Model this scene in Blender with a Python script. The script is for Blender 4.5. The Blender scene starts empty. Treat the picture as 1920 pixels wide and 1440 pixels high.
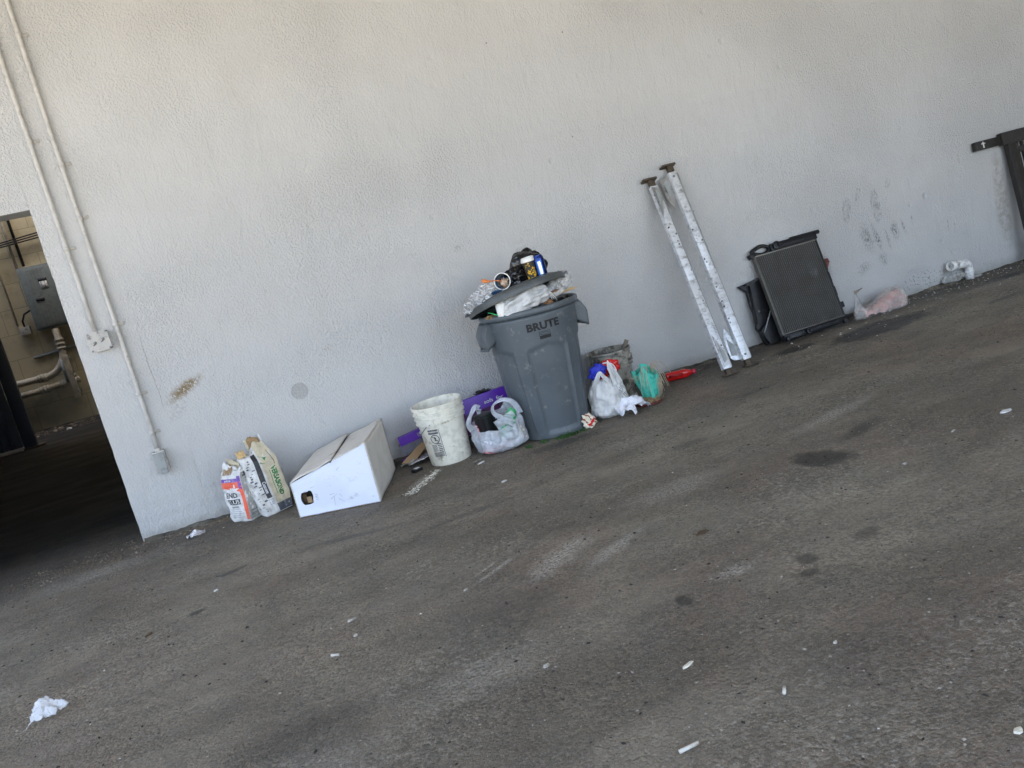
import bpy, bmesh, math, random
from math import sin, cos, pi, radians, atan2, sqrt
from mathutils import Vector, Matrix, noise
random.seed(7)
S = bpy.context.scene
COL = S.collection

# ------------------------------------------------------------------ camera
YAW, PITCH, ROLL = 0.2886881, 0.17713134, 0.24378079
FPX = 1512.26
F = Vector((sin(YAW)*cos(PITCH), cos(YAW)*cos(PITCH), -sin(PITCH)))
r0 = Vector((cos(YAW), -sin(YAW), 0)); u0 = r0.cross(F)
Rv = r0*cos(ROLL) - u0*sin(ROLL); Uv = r0*sin(ROLL) + u0*cos(ROLL)
cd = bpy.data.cameras.new('camera'); cam = bpy.data.objects.new('camera', cd); COL.objects.link(cam)
M = Matrix((Rv, Uv, -F)).transposed().to_4x4(); M.translation = Vector((0, -5.16532684, 1.22996748))
cam.matrix_world = M
cd.sensor_fit = 'HORIZONTAL'; cd.sensor_width = 36.0; cd.lens = FPX/1920*36.0
cd.clip_start = 0.05; cd.clip_end = 500
S.camera = cam

# ------------------------------------------------------------------ sky, sun, exposure
SUN_EL, SUN_AZ = radians(58), radians(25)       # azimuth from +Y towards +X: the sun stands behind the building
w = bpy.data.worlds.new("World"); S.world = w; w.use_nodes = True
nt = w.node_tree; bg = nt.nodes['Background']
sky = nt.nodes.new('ShaderNodeTexSky'); sky.sky_type = 'NISHITA'; sky.sun_disc = False
sky.sun_elevation = SUN_EL; sky.sun_rotation = SUN_AZ; sky.dust_density = 3.0; sky.air_density = 0.8; sky.ozone_density = 0.4
hs = nt.nodes.new('ShaderNodeHueSaturation'); hs.inputs['Saturation'].default_value = .80
nt.links.new(sky.outputs[0], hs.inputs['Color']); nt.links.new(hs.outputs[0], bg.inputs[0]); bg.inputs[1].default_value = 0.12
sl = bpy.data.lights.new('sun', 'SUN'); sl.energy = 5.0; sl.angle = radians(0.5); sl.color = (1, .95, .86)
so = bpy.data.objects.new('sun', sl); COL.objects.link(so)
sd = Vector((sin(SUN_AZ)*cos(SUN_EL), cos(SUN_AZ)*cos(SUN_EL), sin(SUN_EL)))
so.rotation_euler = sd.to_track_quat('Z', 'Y').to_euler()
S.view_settings.view_transform = 'Standard'; S.view_settings.look = 'None'
S.view_settings.exposure = 3.28; S.view_settings.gamma = 1.0
S.cycles.max_bounces = 10; S.cycles.diffuse_bounces = 7; S.cycles.transparent_max_bounces = 24
S.cycles.use_denoising = True; S.cycles.denoiser = 'OPENIMAGEDENOISE'; S.cycles.denoising_input_passes = 'RGB_ALBEDO_NORMAL'; S.cycles.denoising_prefilter = 'ACCURATE'

# ------------------------------------------------------------------ node helpers
class NT:
    def __init__(s, m): s.t = m.node_tree; s.n = s.t.nodes; s.l = s.t.links
    def new(s, t, **k):
        n = s.n.new(t)
        for a, b in k.items(): setattr(n, a, b)
        return n
    def put(s, sock, v):
        if isinstance(v, bpy.types.NodeSocket): s.l.new(v, sock)
        elif v is not None:
            if isinstance(v, tuple) and len(v) == 3 and sock.type == 'RGBA': v = v + (1,)
            sock.default_value = v
    def obj(s):
        if not hasattr(s, '_o'): s._o = s.new('ShaderNodeTexCoord').outputs['Object']
        return s._o
    def math(s, op, a, b=None, c=None, clamp=False):
        n = s.new('ShaderNodeMath', operation=op, use_clamp=clamp)
        s.put(n.inputs[0], a)
        if b is not None: s.put(n.inputs[1], b)
        if c is not None: s.put(n.inputs[2], c)
        return n.outputs[0]
    def map(s, vec=None, scale=(1,1,1), rot=(0,0,0), loc=(0,0,0)):
        n = s.new('ShaderNodeMapping'); s.put(n.inputs['Vector'], vec or s.obj())
        n.inputs['Scale'].default_value = scale; n.inputs['Rotation'].default_value = rot; n.inputs['Location'].default_value = loc
        return n.outputs[0]
    def noise(s, scale, detail=3, rough=.55, vec=None, dist=0):
        n = s.new('ShaderNodeTexNoise'); s.put(n.inputs['Vector'], vec or s.obj())
        n.inputs['Scale'].default_value = scale; n.inputs['Detail'].default_value = detail
        n.inputs['Roughness'].default_value = rough; n.inputs['Distortion'].default_value = dist
        return n.outputs[0]
    def voro(s, scale, vec=None, feature='F1', out='Distance', rnd=1):
        n = s.new('ShaderNodeTexVoronoi', feature=feature); s.put(n.inputs['Vector'], vec or s.obj())
        n.inputs['Scale'].default_value = scale; n.inputs['Randomness'].default_value = rnd
        return n.outputs[out]
    def ramp(s, v, a, b, lo=0., hi=1.):
        n = s.new('ShaderNodeMapRange'); n.interpolation_type = 'SMOOTHSTEP'
        s.put(n.inputs[0], v); n.inputs[1].default_value = a; n.inputs[2].default_value = b
        n.inputs[3].default_value = lo; n.inputs[4].default_value = hi
        return n.outputs[0]
    def mix(s, f, a, b, mode='MIX'):
        n = s.new('ShaderNodeMix', data_type='RGBA', blend_type=mode)
        s.put(n.inputs[0], f); s.put(n.inputs[6], a); s.put(n.inputs[7], b)
        return n.outputs[2]
    def xyz(s, vec=None):
        n = s.new('ShaderNodeSeparateXYZ'); s.put(n.inputs[0], vec or s.obj()); return n.outputs
    def ell(s, cx, cy, rx, ry, rot=0, plane='xz', soft=.35, rag=0.0, ragsc=30):
        """soft edged ellipse mask in the surface's own metres"""
        if not hasattr(s, '_x'): s._x = s.xyz()
        X = s._x[0]; Y = s._x[2] if plane == 'xz' else s._x[1]
        dx = s.math('SUBTRACT', X, cx); dy = s.math('SUBTRACT', Y, cy)
        c, d = cos(rot), sin(rot)
        u = s.math('DIVIDE', s.math('ADD', s.math('MULTIPLY', dx, c), s.math('MULTIPLY', dy, d)), rx)
        v = s.math('DIVIDE', s.math('SUBTRACT', s.math('MULTIPLY', dy, c), s.math('MULTIPLY', dx, d)), ry)
        q = s.math('SQRT', s.math('ADD', s.math('MULTIPLY', u, u), s.math('MULTIPLY', v, v)))
        if rag: q = s.math('ADD', q, s.math('MULTIPLY', s.math('SUBTRACT', s.noise(ragsc, 3), .5), rag))
        return s.ramp(q, 1.0, 1.0-soft)
    def bump(s, h, strength=.3, dist=.01, normal=None):
        n = s.new('ShaderNodeBump'); n.inputs['Strength'].default_value = strength; n.inputs['Distance'].default_value = dist
        s.put(n.inputs['Height'], h)
        if normal is not None: s.put(n.inputs['Normal'], normal)
        return n.outputs[0]

def newmat(name):
    m = bpy.data.materials.new(name); m.use_nodes = True
    return m, NT(m), m.node_tree.nodes['Principled BSDF']

def mat(name, col, rough=.5, metal=0., col2=None, nsc=20, lo=.45, hi=.65, dirt=None, dsc=8, dlo=.5, dhi=.7, bsc=0, bst=.2, bd=.003,
        spec=.5, stretch=(1,1,1), coat=0, alpha=None, trans=0, crease=0, cst=.6, ior=1.45, sheer=None):
    m, N, P = newmat(name)
    v = N.map(scale=stretch)
    c = N.mix(N.ramp(N.noise(nsc, 4, .6, v), lo, hi), col, col2 if col2 else tuple(x*.82 for x in col))
    if dirt: c = N.mix(N.ramp(N.noise(dsc, 6, .7, v), dlo, dhi), c, dirt)
    N.put(P.inputs['Base Color'], c)
    P.inputs['Roughness'].default_value = rough; P.inputs['Metallic'].default_value = metal
    P.inputs['Specular IOR Level'].default_value = spec; P.inputs['IOR'].default_value = ior
    P.inputs['Coat Weight'].default_value = coat
    if trans: P.inputs['Transmission Weight'].default_value = trans
    nrm = None
    if bsc: nrm = N.bump(N.noise(bsc, 4, .6, v), bst, bd)
    if crease:
        h = N.math('ABSOLUTE', N.math('SUBTRACT', N.noise(crease, 3, .5, v, 1.2), .5))
        h2 = N.math('ABSOLUTE', N.math('SUBTRACT', N.noise(crease*2.3, 2, .5, v, .6), .5))
        nrm = N.bump(N.math('ADD', h, N.math('MULTIPLY', h2, .5)), cst, .02, nrm)
    if nrm is not None: N.put(P.inputs['Normal'], nrm)
    if sheer is not None or alpha is not None:
        out = N.n['Material Output']; tr = N.new('ShaderNodeBsdfTransparent'); mx = N.new('ShaderNodeMixShader')
        sh = P.outputs[0]
        if sheer is not None:
            tl = N.new('ShaderNodeBsdfTranslucent'); N.put(tl.inputs[0], c)
            m2 = N.new('ShaderNodeMixShader'); m2.inputs[0].default_value = sheer
            N.l.new(P.outputs[0], m2.inputs[1]); N.l.new(tl.outputs[0], m2.inputs[2]); sh = m2.outputs[0]
        if alpha is not None:
            f = N.ramp(N.noise(9, 3, .6), .3, .7, max(alpha-.18, 0), min(alpha+.18, 1))
            N.put(mx.inputs[0], f); N.l.new(tr.outputs[0], mx.inputs[1]); N.l.new(sh, mx.inputs[2]); sh = mx.outputs[0]
        N.l.new(sh, out.inputs[0])
    return m

# ------------------------------------------------------------------ mesh helpers
def T(x=0, y=0, z=0, rx=0, ry=0, rz=0):
    return Matrix.Translation((x, y, z)) @ Matrix.Rotation(rz, 4, 'Z') @ Matrix.Rotation(ry, 4, 'Y') @ Matrix.Rotation(rx, 4, 'X')
def box(bm, sx, sy, sz, m=Matrix(), bev=0):
    r = bmesh.ops.create_cube(bm, size=1.0, matrix=m @ Matrix.Diagonal((sx, sy, sz, 1)))
    if bev:
        es = list({e for v in r['verts'] for e in v.link_edges})
        bmesh.ops.bevel(bm, geom=es, offset=bev, segments=2, affect='EDGES', profile=.6)
def lathe(bm, prof, seg=48, m=Matrix(), rf=None, a0=0, a1=2*pi, close=True):
    """profile of (r,z); rf(theta,z,r)->r"""
    rows = []
    n = seg if close else seg+1
    for r, z in prof:
        row = []
        for i in range(n):
            t = a0+(a1-a0)*i/seg
            rr = rf(t, z, r) if rf else r
            row.append(bm.verts.new(m @ Vector((rr*cos(t), rr*sin(t), z))))
        rows.append(row)
    for a, b in zip(rows, rows[1:]):
        for i in range(seg):
            j = (i+1) % n
            bm.faces.new((a[i], a[j], b[j], b[i]))
    return rows
def cap(bm, row):
    try: bm.faces.new(row)
    except ValueError: pass
def tube(bm, pts, r, seg=10, caps=True):
    pts = [Vector(p) for p in pts]; rows = []; up = None
    for i, p in enumerate(pts):
        d = (pts[min(i+1, len(pts)-1)]-pts[max(i-1, 0)]).normalized()
        if up is None:
            up = Vector((0, 0, 1)) if abs(d.z) < .9 else Vector((1, 0, 0))
        a = d.cross(up).normalized(); b = a.cross(d).normalized(); up = b
        rr = r[i] if isinstance(r, (list, tuple)) else r
        rows.append([bm.verts.new(p+a*rr*cos(2*pi*k/seg)+b*rr*sin(2*pi*k/seg)) for k in range(seg)])
    for A, B in zip(rows, rows[1:]):
        for i in range(seg): bm.faces.new((A[i], A[(i+1) % seg], B[(i+1) % seg], B[i]))
    if caps: cap(bm, rows[0][::-1]); cap(bm, rows[-1])
def ribbon(bm, pts, wv, th=.0008):
    """strip along pts with half width vectors wv (one or a list)"""
    A = []
    for i, p in enumerate(pts):
        h = Vector(wv[i] if isinstance(wv, list) else wv); p = Vector(p)
        A.append((bm.verts.new(p-h), bm.verts.new(p+h)))
    for a, b in zip(A, A[1:]): bm.faces.new((a[0], a[1], b[1], b[0]))
def grid(bm, nu, nv, fn, flip=False):
    vs = [[bm.verts.new(fn(i/nu, j/nv)) for j in range(nv+1)] for i in range(nu+1)]
    for i in range(nu):
        for j in range(nv):
            q = (vs[i][j], vs[i+1][j], vs[i+1][j+1], vs[i][j+1])
            bm.faces.new(q[::-1] if flip else q)
    return vs
def prism(bm, poly, th, m=Matrix()):
    """polygon in local XZ, thickness along Y"""
    a = [bm.verts.new(m @ Vector((x, -th/2, z))) for x, z in poly]
    b = [bm.verts.new(m @ Vector((x, th/2, z))) for x, z in poly]
    bm.faces.new(a); bm.faces.new(b[::-1])
    n = len(poly)
    for i in range(n): bm.faces.new((a[i], b[i], b[(i+1) % n], a[(i+1) % n]))
def solid(o, th, off=0):
    md = o.modifiers.new('thickness', 'SOLIDIFY'); md.thickness = th; md.offset = off
    return o
def obj(name, bm, m, parent=None, smooth=True, angle=None, loc=None, normals=True):
    if normals: bmesh.ops.recalc_face_normals(bm, faces=bm.faces)
    me = bpy.data.meshes.new(name); bm.to_mesh(me); bm.free()
    if smooth:
        for p in me.polygons: p.use_smooth = True
        if angle: me.set_sharp_from_angle(angle=radians(angle))
    o = bpy.data.objects.new(name, me); COL.objects.link(o)
    for mm in (m if isinstance(m, (list, tuple)) else [m]): me.materials.append(mm)
    if parent: o.parent = parent
    if loc: o.location = loc
    return o
def tag(o, label, cat, group=None, kind=None):
    if label: o['label'] = label
    if cat: o['category'] = cat
    if group: o['group'] = group
    if kind: o['kind'] = kind
    return o
def thing(name, label, cat, loc=(0,0,0), rz=0, rx=0, ry=0, group=None):
    o = bpy.data.objects.new(name, None); COL.objects.link(o); o.empty_display_size = .05
    o.location = loc; o.rotation_euler = (rx, ry, rz)
    return tag(o, label, cat, group)
def struct(name, bm, m, smooth=False):
    o = obj(name, bm, m, smooth=smooth); o['kind'] = 'structure'; return o
def fbm(p, sc, seed=0, oct=3): return noise.fractal(Vector(p)*sc+Vector((seed*7.3, seed*3.1, seed*1.7)), 1.0, 2.0, oct)
def ridge(p, sc, seed=0):
    v = noise.noise(Vector(p)*sc+Vector((seed*5.1, seed*9.7, seed*2.3))); return 1-abs(v)*2
def crumple(bm, c, rad, sub=4, amp=.25, sc=9, seed=0, floor=None, pw=1, rot=None):
    """crumpled ball: facets from cellular noise; c centre, rad (rx,ry,rz)"""
    r = bmesh.ops.create_icosphere(bm, subdivisions=sub, radius=1)
    for v in r['verts']:
        d = v.co.normalized(); q = d*1.0
        k = noise.voronoi(q*sc*.28+Vector((seed, seed*2, seed*.5)))[0]
        f = 1-amp*.9+amp*1.6*(k[1]-k[0])*1.1 + amp*.8*noise.noise(q*1.7+Vector((seed*3,)*3)) - amp*.7*abs(noise.noise(q*sc*.45+Vector((seed,)*3)))
        p = Vector((d.x*rad[0], d.y*rad[1], d.z*rad[2]))*f
        if rot: p = rot @ p
        v.co = p+Vector(c)
        if floor is not None and v.co.z < floor: v.co.z = floor+.0005*random.random()
    return r
def text2d(s, size, bold=.0, spacing=1.0, sx=1.0, align='CENTER'):
    cu = bpy.data.curves.new('t', 'FONT'); cu.body = s; cu.size = size; cu.offset = bold*size; cu.space_character = spacing
    cu.align_x = align; cu.align_y = 'CENTER'; cu.resolution_u = 3
    o = bpy.data.objects.new('t', cu); COL.objects.link(o)
    dg = bpy.context.evaluated_depsgraph_get(); me = bpy.data.meshes.new_from_object(o.evaluated_get(dg))
    V = [(v.co.x*sx, v.co.y) for v in me.vertices]; Fs = [tuple(p.vertices) for p in me.polygons]
    bpy.data.objects.remove(o); bpy.data.curves.remove(cu); bpy.data.meshes.remove(me)
    return V, Fs
def lay(bm, shape, fn):
    V, Fs = shape; vs = [bm.verts.new(fn(x, y)) for x, y in V]
    for f in Fs:
        try: bm.faces.new([vs[i] for i in f])
        except ValueError: pass
def rect2d(x0, y0, x1, y1, nx=1, ny=1):
    V = []; Fs = []
    for i in range(nx+1):
        for j in range(ny+1): V.append((x0+(x1-x0)*i/nx, y0+(y1-y0)*j/ny))
    for i in range(nx):
        for j in range(ny):
            a = i*(ny+1)+j; Fs.append((a, a+ny+1, a+ny+2, a+1))
    return V, Fs

# ------------------------------------------------------------------ setting materials
def wall_material():
    m, N, P = newmat('painted_stucco')
    big = N.ramp(N.noise(.9, 3, .6), .35, .65)
    base = N.mix(big, (.465, .462, .450), (.500, .497, .486))
    base = N.mix(N.ramp(N.noise(5, 5, .65), .5, .8, 0, .3), base, (.43, .42, .40))
    X = N.xyz()
    z = X[2]
    # dirt at the foot, with a ragged edge
    zz = N.math('ADD', z, N.math('MULTIPLY', N.math('SUBTRACT', N.noise(7, 5, .7), .5), .16))
    foot = N.ramp(zz, .085, -.01)
    base = N.mix(N.math('MULTIPLY', foot, .55), base, (.22, .20, .165))
    # small chips of missing paint, more of them low down
    chipn = N.noise(38, 3, .6, N.map(scale=(1, 1, .8)))
    low = N.ramp(N.math('ADD', z, N.math('MULTIPLY', N.noise(1.1, 2), .9)), 1.05, .35, .0, .085)
    chip = N.ramp(N.math('ADD', chipn, low), .79, .81)
    base = N.mix(N.math('MULTIPLY', chip, .75), base, (.20, .185, .16))
    spk = N.ramp(N.voro(6.0), .040, .022)
    spk = N.math('MULTIPLY', spk, N.ramp(N.noise(2.2, 1), .56, .60))
    base = N.mix(N.math('MULTIPLY', spk, .85), base, (.13, .12, .11))
    def mark(msk, col, amt, nsc=None, lo=.45, hi=.6, stretch=(1,1,1)):
        nonlocal base
        f = N.math('MULTIPLY', msk, amt)
        if nsc: f = N.math('MULTIPLY', f, N.ramp(N.noise(nsc, 4, .7, N.map(scale=stretch)), lo, hi))
        base = N.mix(f, base, col)
    mark(N.ell(.182, .616, .056, .056, soft=.12, rag=.12), (.30, .29, .265), .62, 90, .3, .5)         # round grey patch
    mark(N.ell(-.455, .818, .17, .052, .42, soft=.8, rag=.9), (.20, .14, .06), 1.0, 60, .40, .50)       # rusty scrape
    mark(N.ell(-.51, .73, .17, .06, .9, soft=.8, rag=.8), (.30, .28, .25), .55, 60, .5, .58)
    mark(N.ell(1.395, 1.236, .06, .028, .2, soft=.9, rag=.6), (.24, .225, .20), .6, 55, .45, .6)
    mark(N.ell(.42, .83, .04, .025, 0, soft=.9, rag=.8), (.24, .20, .15), .7, 90, .48, .58)
    mark(N.ell(1.99, 1.515, .05, .012, .5, soft=.9, rag=.5), (.28, .26, .24), .5, 40)
    mark(N.ell(2.56, .60, .09, .13, .2, soft=.9), (.12, .115, .11), .85, 110, .58, .64)
    mark(N.ell(2.16, .52, .06, .14, .2, soft=.9), (.20, .16, .11), .8, 120, .56, .62)
    for (cx, cz, rx, rz, rt) in [(4.474,.80,.05,.11,-.25),(4.748,.83,.045,.09,-.2),(4.76,.73,.05,.10,-.1),(4.60,.90,.03,.07,-.5),(4.90,.92,.03,.05,-.5)]:   # sooty shoe and hand prints
        ring = N.math('SUBTRACT', N.ell(cx, cz, rx, rz, rt, soft=.5, rag=.5, ragsc=25), N.math('MULTIPLY', N.ell(cx, cz, rx*.8, rz*.82, rt, soft=.6, rag=.5, ragsc=30), .65))
        mark(ring, (.13, .128, .125), .75, 75, .42, .60, (1, 1, .5))
    mark(N.ell(4.77, .765, .028, .035, 0, soft=.7), (.17, .15, .13), .7, 80, .4, .6)
    for (cx, cz, rx, rz, rt, a) in [(4.62,.55,.07,.16,.25,.75),(4.72,.53,.035,.15,.30,.9),(4.82,.50,.02,.12,.2,.8),(4.90,.55,.05,.10,.15,.85),(4.99,.56,.02,.10,.35,.8),(5.08,.60,.015,.06,-.1,.7),
                                 (5.43,.47,.009,.07,-.05,.9),(5.50,.44,.009,.07,-.08,.9),(4.22,.45,.04,.13,.2,.7),(4.55,.33,.10,.06,.3,.6),(4.75,.36,.05,.08,.2,.6)]:
        mark(N.ell(cx, cz, rx, rz, rt, soft=.95, rag=.9, ragsc=18), (.11, .108, .105), a, 85, .44, .56, (1, 1, .45))
    mark(N.ell(5.1, .10, .35, .10, 0, soft=.8), (.14, .13, .11), .85, 45, .54, .6)
    mark(N.ell(5.42, .06, .22, .14, 0, soft=.9, rag=.5), (.20, .18, .14), .85, 30, .4, .6)
    mark(N.ell(6.03, .55, .10, .52, .02, soft=.6, rag=.4), (.24, .20, .15), .55, 18, .35, .6)
    crack = N.math('ABSOLUTE', N.math('SUBTRACT', N.math('ADD', X[0], N.math('MULTIPLY', N.noise(6, 4, .7), .05)), -.572))
    crack = N.math('MULTIPLY', N.ramp(crack, .0035, .0008), N.math('MULTIPLY', N.ramp(z, .70, .78), N.ramp(z, 1.25, 1.1)))
    base = N.mix(N.math('MULTIPLY', crack, .6), base, (.22, .21, .19))
    N.put(P.inputs['Base Color'], base)
    P.inputs['Roughness'].default_value = .62; P.inputs['Specular IOR Level'].default_value = .35
    # texture: sprayed orange peel, trowel sweeps, lumps
    v = N.map(scale=(1, 1, .75), rot=(0, .5, 0))
    peel = N.noise(88, 2.5, .5, v, .35)
    peel = N.ramp(peel, .36, .66)
    fine = N.noise(170, 2, .5)
    tro = N.noise(11, 4, .6, N.map(scale=(1, 1, .35), rot=(0, -.6, 0)), 1.4)
    lump = N.noise(3.2, 3, .5)
    rough_area = N.ramp(N.noise(.75, 2), .40, .62, .30, 1.0)
    h = N.math('ADD', N.math('MULTIPLY', N.math('MULTIPLY', peel, rough_area), .0036), N.math('MULTIPLY', fine, .0011))
    h = N.math('ADD', h, N.math('MULTIPLY', tro, .0055)); h = N.math('ADD', h, N.math('MULTIPLY', lump, .016))
    h = N.math('SUBTRACT', h, N.math('MULTIPLY', chip, .002))
    dent = N.math('MULTIPLY', N.ramp(N.voro(5.5, N.map(loc=(4, 0, 9))), .16, .02), N.ramp(N.noise(1.6, 2), .52, .60)); h = N.math('SUBTRACT', h, N.math('MULTIPLY', dent, .006))
    sweep = N.ramp(N.noise(5, 3, .6, N.map(scale=(1.6, 1, .28), rot=(0, .35, 0)), 2.0), .52, .60); h = N.math('ADD', h, N.math('MULTIPLY', sweep, .0007))
    b = N.new('ShaderNodeBump'); b.inputs['Strength'].default_value = 1.0; b.inputs['Distance'].default_value = 1.0
    N.put(b.inputs['Height'], h); N.put(P.inputs['Normal'], b.outputs[0])
    return m

def floor_material():
    m, N, P = newmat('grimy_asphalt')
    st = N.map(scale=(.55, 1.15, 1), rot=(0, 0, radians(-6)))
    big = N.ramp(N.noise(.9, 5, .65, st), .38, .60)
    c = N.mix(big, (.265, .232, .178), (.165, .144, .110))
    c = N.mix(N.ramp(N.noise(1.1, 3, .6, N.map(loc=(4, 3, 0))), .45, .7, 0, .6), c, (.215, .160, .120))
    c = N.mix(N.ramp(N.noise(5, 4, .6, st), .35, .80, 0, .55), c, (.112, .097, .074))
    wear = N.math('MULTIPLY', N.ramp(N.noise(1.6, 4, .65, N.map(loc=(9, 1, 0), scale=(.5, 1, 1))), .44, .66), N.ramp(N.noise(42, 6, .85), .48, .60))
    c = N.mix(N.math('MULTIPLY', wear, .7), c, (.40, .375, .31))
    # exposed aggregate: small stones, each of its own tone, with dark gaps
    stone = N.new('ShaderNodeTexVoronoi'); N.put(stone.inputs['Vector'], N.map(scale=(1, 1, 1))); stone.inputs['Scale'].default_value = 105
    sv = N.xyz(stone.outputs['Color'])[0]
    tone = N.ramp(sv, .0, 1., .74, 1.28)
    tonec = N.new('ShaderNodeCombineXYZ')
    for i_ in range(3): N.put(tonec.inputs[i_], tone)
    area = N.ramp(N.noise(2.6, 4, .65, N.map(loc=(1, 8, 0))), .35, .62, .35, 1.0)
    c = N.mix(area, c, N.mix(1.0, c, tonec.outputs[0], 'MULTIPLY'))
    grain = N.ramp(N.noise(170, 3, .8), .585, .65)
    c = N.mix(N.math('MULTIPLY', grain, .75), c, (.44, .41, .34))
    dk = N.ramp(N.noise(90, 3, .7, N.map(loc=(3, 7, 1))), .61, .67)
    dk = N.math('MULTIPLY', dk, N.ramp(N.noise(4, 4, .7, N.map(loc=(6, 2, 1))), .40, .62, .25, 1.0))
    c = N.mix(N.math('MULTIPLY', dk, .7), c, (.060, .054, .045))
    curl = N.ramp(N.math('ABSOLUTE', N.math('SUBTRACT', N.noise(30, 5, .75, None, .8), .5)), .014, .004)
    curl = N.math('MULTIPLY', curl, N.ramp(N.noise(3.0, 4, .65, N.map(loc=(5, 5, 5))), .46, .60))
    c = N.mix(N.math('MULTIPLY', curl, .8), c, (.46, .43, .36))
    fleck = N.ramp(N.voro(30), .085, .05)
    fleck = N.math('MULTIPLY', fleck, N.ramp(N.noise(5, 2), .50, .55))
    c = N.mix(N.math('MULTIPLY', fleck, .7), c, (.42, .40, .34))
    wet = None
    def mk(msk, col, a, nsc=None, lo=.4, hi=.6, isw=False):
        nonlocal c, wet
        f = N.math('MULTIPLY', msk, a)
        if nsc: f = N.math('MULTIPLY', f, N.ramp(N.noise(nsc, 5, .75), lo, hi))
        c = N.mix(f, c, col)
        if isw: wet = f if wet is None else N.math('MAXIMUM', wet, f)
    e = lambda cx, cy, rx, ry, rot=0, soft=.5, rag=.35, rs=16: N.ell(cx, cy, rx, ry, rot, 'xy', soft, rag, rs)
    D = (.050, .045, .038)
    for a in OIL: mk(e(*a[:5], soft=a[6] if len(a) > 6 else .5, rag=1.0), D, min(1, a[5]*1.15), isw=True)
    for a in PALE: mk(e(*a[:5], soft=.9, rag=1.2, rs=20), (.62, .59, .52), min(1, a[5]*1.15), a[6]*1.6, .44, .56)
    # black grime plus painted contact shade along the wall foot
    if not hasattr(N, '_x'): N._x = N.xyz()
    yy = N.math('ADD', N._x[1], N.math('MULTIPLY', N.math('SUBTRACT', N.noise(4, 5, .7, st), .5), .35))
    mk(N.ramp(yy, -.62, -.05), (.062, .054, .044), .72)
    mk(N.ramp(yy, .15, .8), (.012, .011, .010), .95)  # darkness of the inner room painted into the floor colour
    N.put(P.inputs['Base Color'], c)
    rr = N.ramp(N.noise(3, 4, .6, st), .3, .7, .62, .85)
    if wet is not None: rr = N.math('SUBTRACT', rr, N.math('MULTIPLY', wet, .22))
    N.put(P.inputs['Roughness'], rr); P.inputs['Specular IOR Level'].default_value = .3
    h = N.math('ADD', N.math('MULTIPLY', N.noise(120, 4, .75), .0055), N.math('MULTIPLY', N.noise(16, 5, .7, st), .016))
    h = N.math('ADD', h, N.math('MULTIPLY', N.noise(2.5, 3, .5), .02))
    h = N.math('ADD', h, N.math('MULTIPLY', stone.outputs['Distance'], -.004)); h = N.math('SUBTRACT', h, N.math('MULTIPLY', dk, .004)); h = N.math('ADD', h, N.math('MULTIPLY', curl, .003))
    b = N.new('ShaderNodeBump'); b.inputs['Strength'].default_value = 1.0; b.inputs['Distance'].default_value = 1.0
    N.put(b.inputs['Height'], h); N.put(P.inputs['Normal'], b.outputs[0])
    return m

# (cx, cy, rx, ry, rot, amount, softness)
OIL = [(4.05, -.62, .50, .20, .12, .85, .35), (3.45, -.45, .22, .10, 0, .8, .5), (2.10, -2.35, .12, .16, .5, .75, .4), (2.45, -2.2, .25, .07, .35, .6, .8),
       (1.55, -.85, .35, .10, 0, .6, .7), (.2, -1.25, .5, .05, -.3, .45, .9), (1.9, -1.6, .2, .06, 0, .4, .8), (5.6, -.35, .45, .10, 0, .75, .7), (4.9, -.9, .25, .05, .1, .5, .8),
       (-.55, -1.55, .05, .03, .3, .7, .6), (-.4, -1.15, .12, .03, .3, .6, .6), (1.02, -3.0, .03, .05, 0, .7, .4), (1.45, -3.05, .05, .05, 0, .6, .5),(1.40,-3.13,.045,.03,0,.6,.5),(1.7,-3.05,.08,.05,.3,.5,.7),
       (2.7, -1.1, .30, .04, .1, .5, .8), (.5, -2.6, .4, .3, 0, .28, .9), (-.2, -2.9, .35, .3, 0, .3, .9), (1.25, -3.6, .3, .2, 0, .25, .9), (0.7, -1.5, .3, .05, .1, .4, .9)]
PALE = [(.66, -.66, .13, .035, .75, .95, 60), (1.02, -.62, .07, .02, .4, .8, 60), (.85, -2.35, .30, .10, .6, .55, 50), (1.05, -2.45, .25, .06, .5, .6, 60), (.62, -2.25, .18, .018, .55, .7, 60),
        (.60, -2.2, .16, .012, .55, .7, 60), (-.85, -.02, .25, .10, .5, .7, 40), (-1.15, -.35, .5, .25, 0, .45, 45), (2.55, -1.9, .5, .09, .25, .4, 60), (1.5, -2.1, .35, .15, .1, .35, 60),
        (.35, -2.95, .3, .15, 0, .3, 50), (1.25, -2.95, .12, .06, 0, .5, 50), (5.3, -.45, .8, .12, 0, .3, 60), (-.2, -3.1, .3, .2, 0, .22, 60)]

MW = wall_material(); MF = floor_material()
def inner_block():
    m, N, P = newmat('painted_block')
    b = N.new('ShaderNodeTexBrick'); b.offset = .5
    N.put(b.inputs['Vector'], N.map(rot=(radians(-90), 0, 0)))
    b.inputs['Scale'].default_value = 1; b.inputs['Brick Width'].default_value = .80; b.inputs['Row Height'].default_value = .40
    b.inputs['Mortar Size'].default_value = .006; b.inputs['Mortar Smooth'].default_value = .3
    b.inputs['Color1'].default_value = (.56, .49, .33, 1); b.inputs['Color2'].default_value = (.54, .47, .315, 1); b.inputs['Mortar'].default_value = (.36, .31, .21, 1)
    c = N.mix(N.ramp(N.noise(2.5, 5, .7), .45, .75, 0, .6), b.outputs[0], (.27, .22, .15))
    N.put(P.inputs['Base Color'], c); P.inputs['Roughness'].default_value = .7
    N.put(P.inputs['Normal'], N.bump(N.math('SUBTRACT', N.math('MULTIPLY', N.noise(20, 3), .3), b.outputs[1]), .5, .01))
    return m
MB = inner_block()
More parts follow.
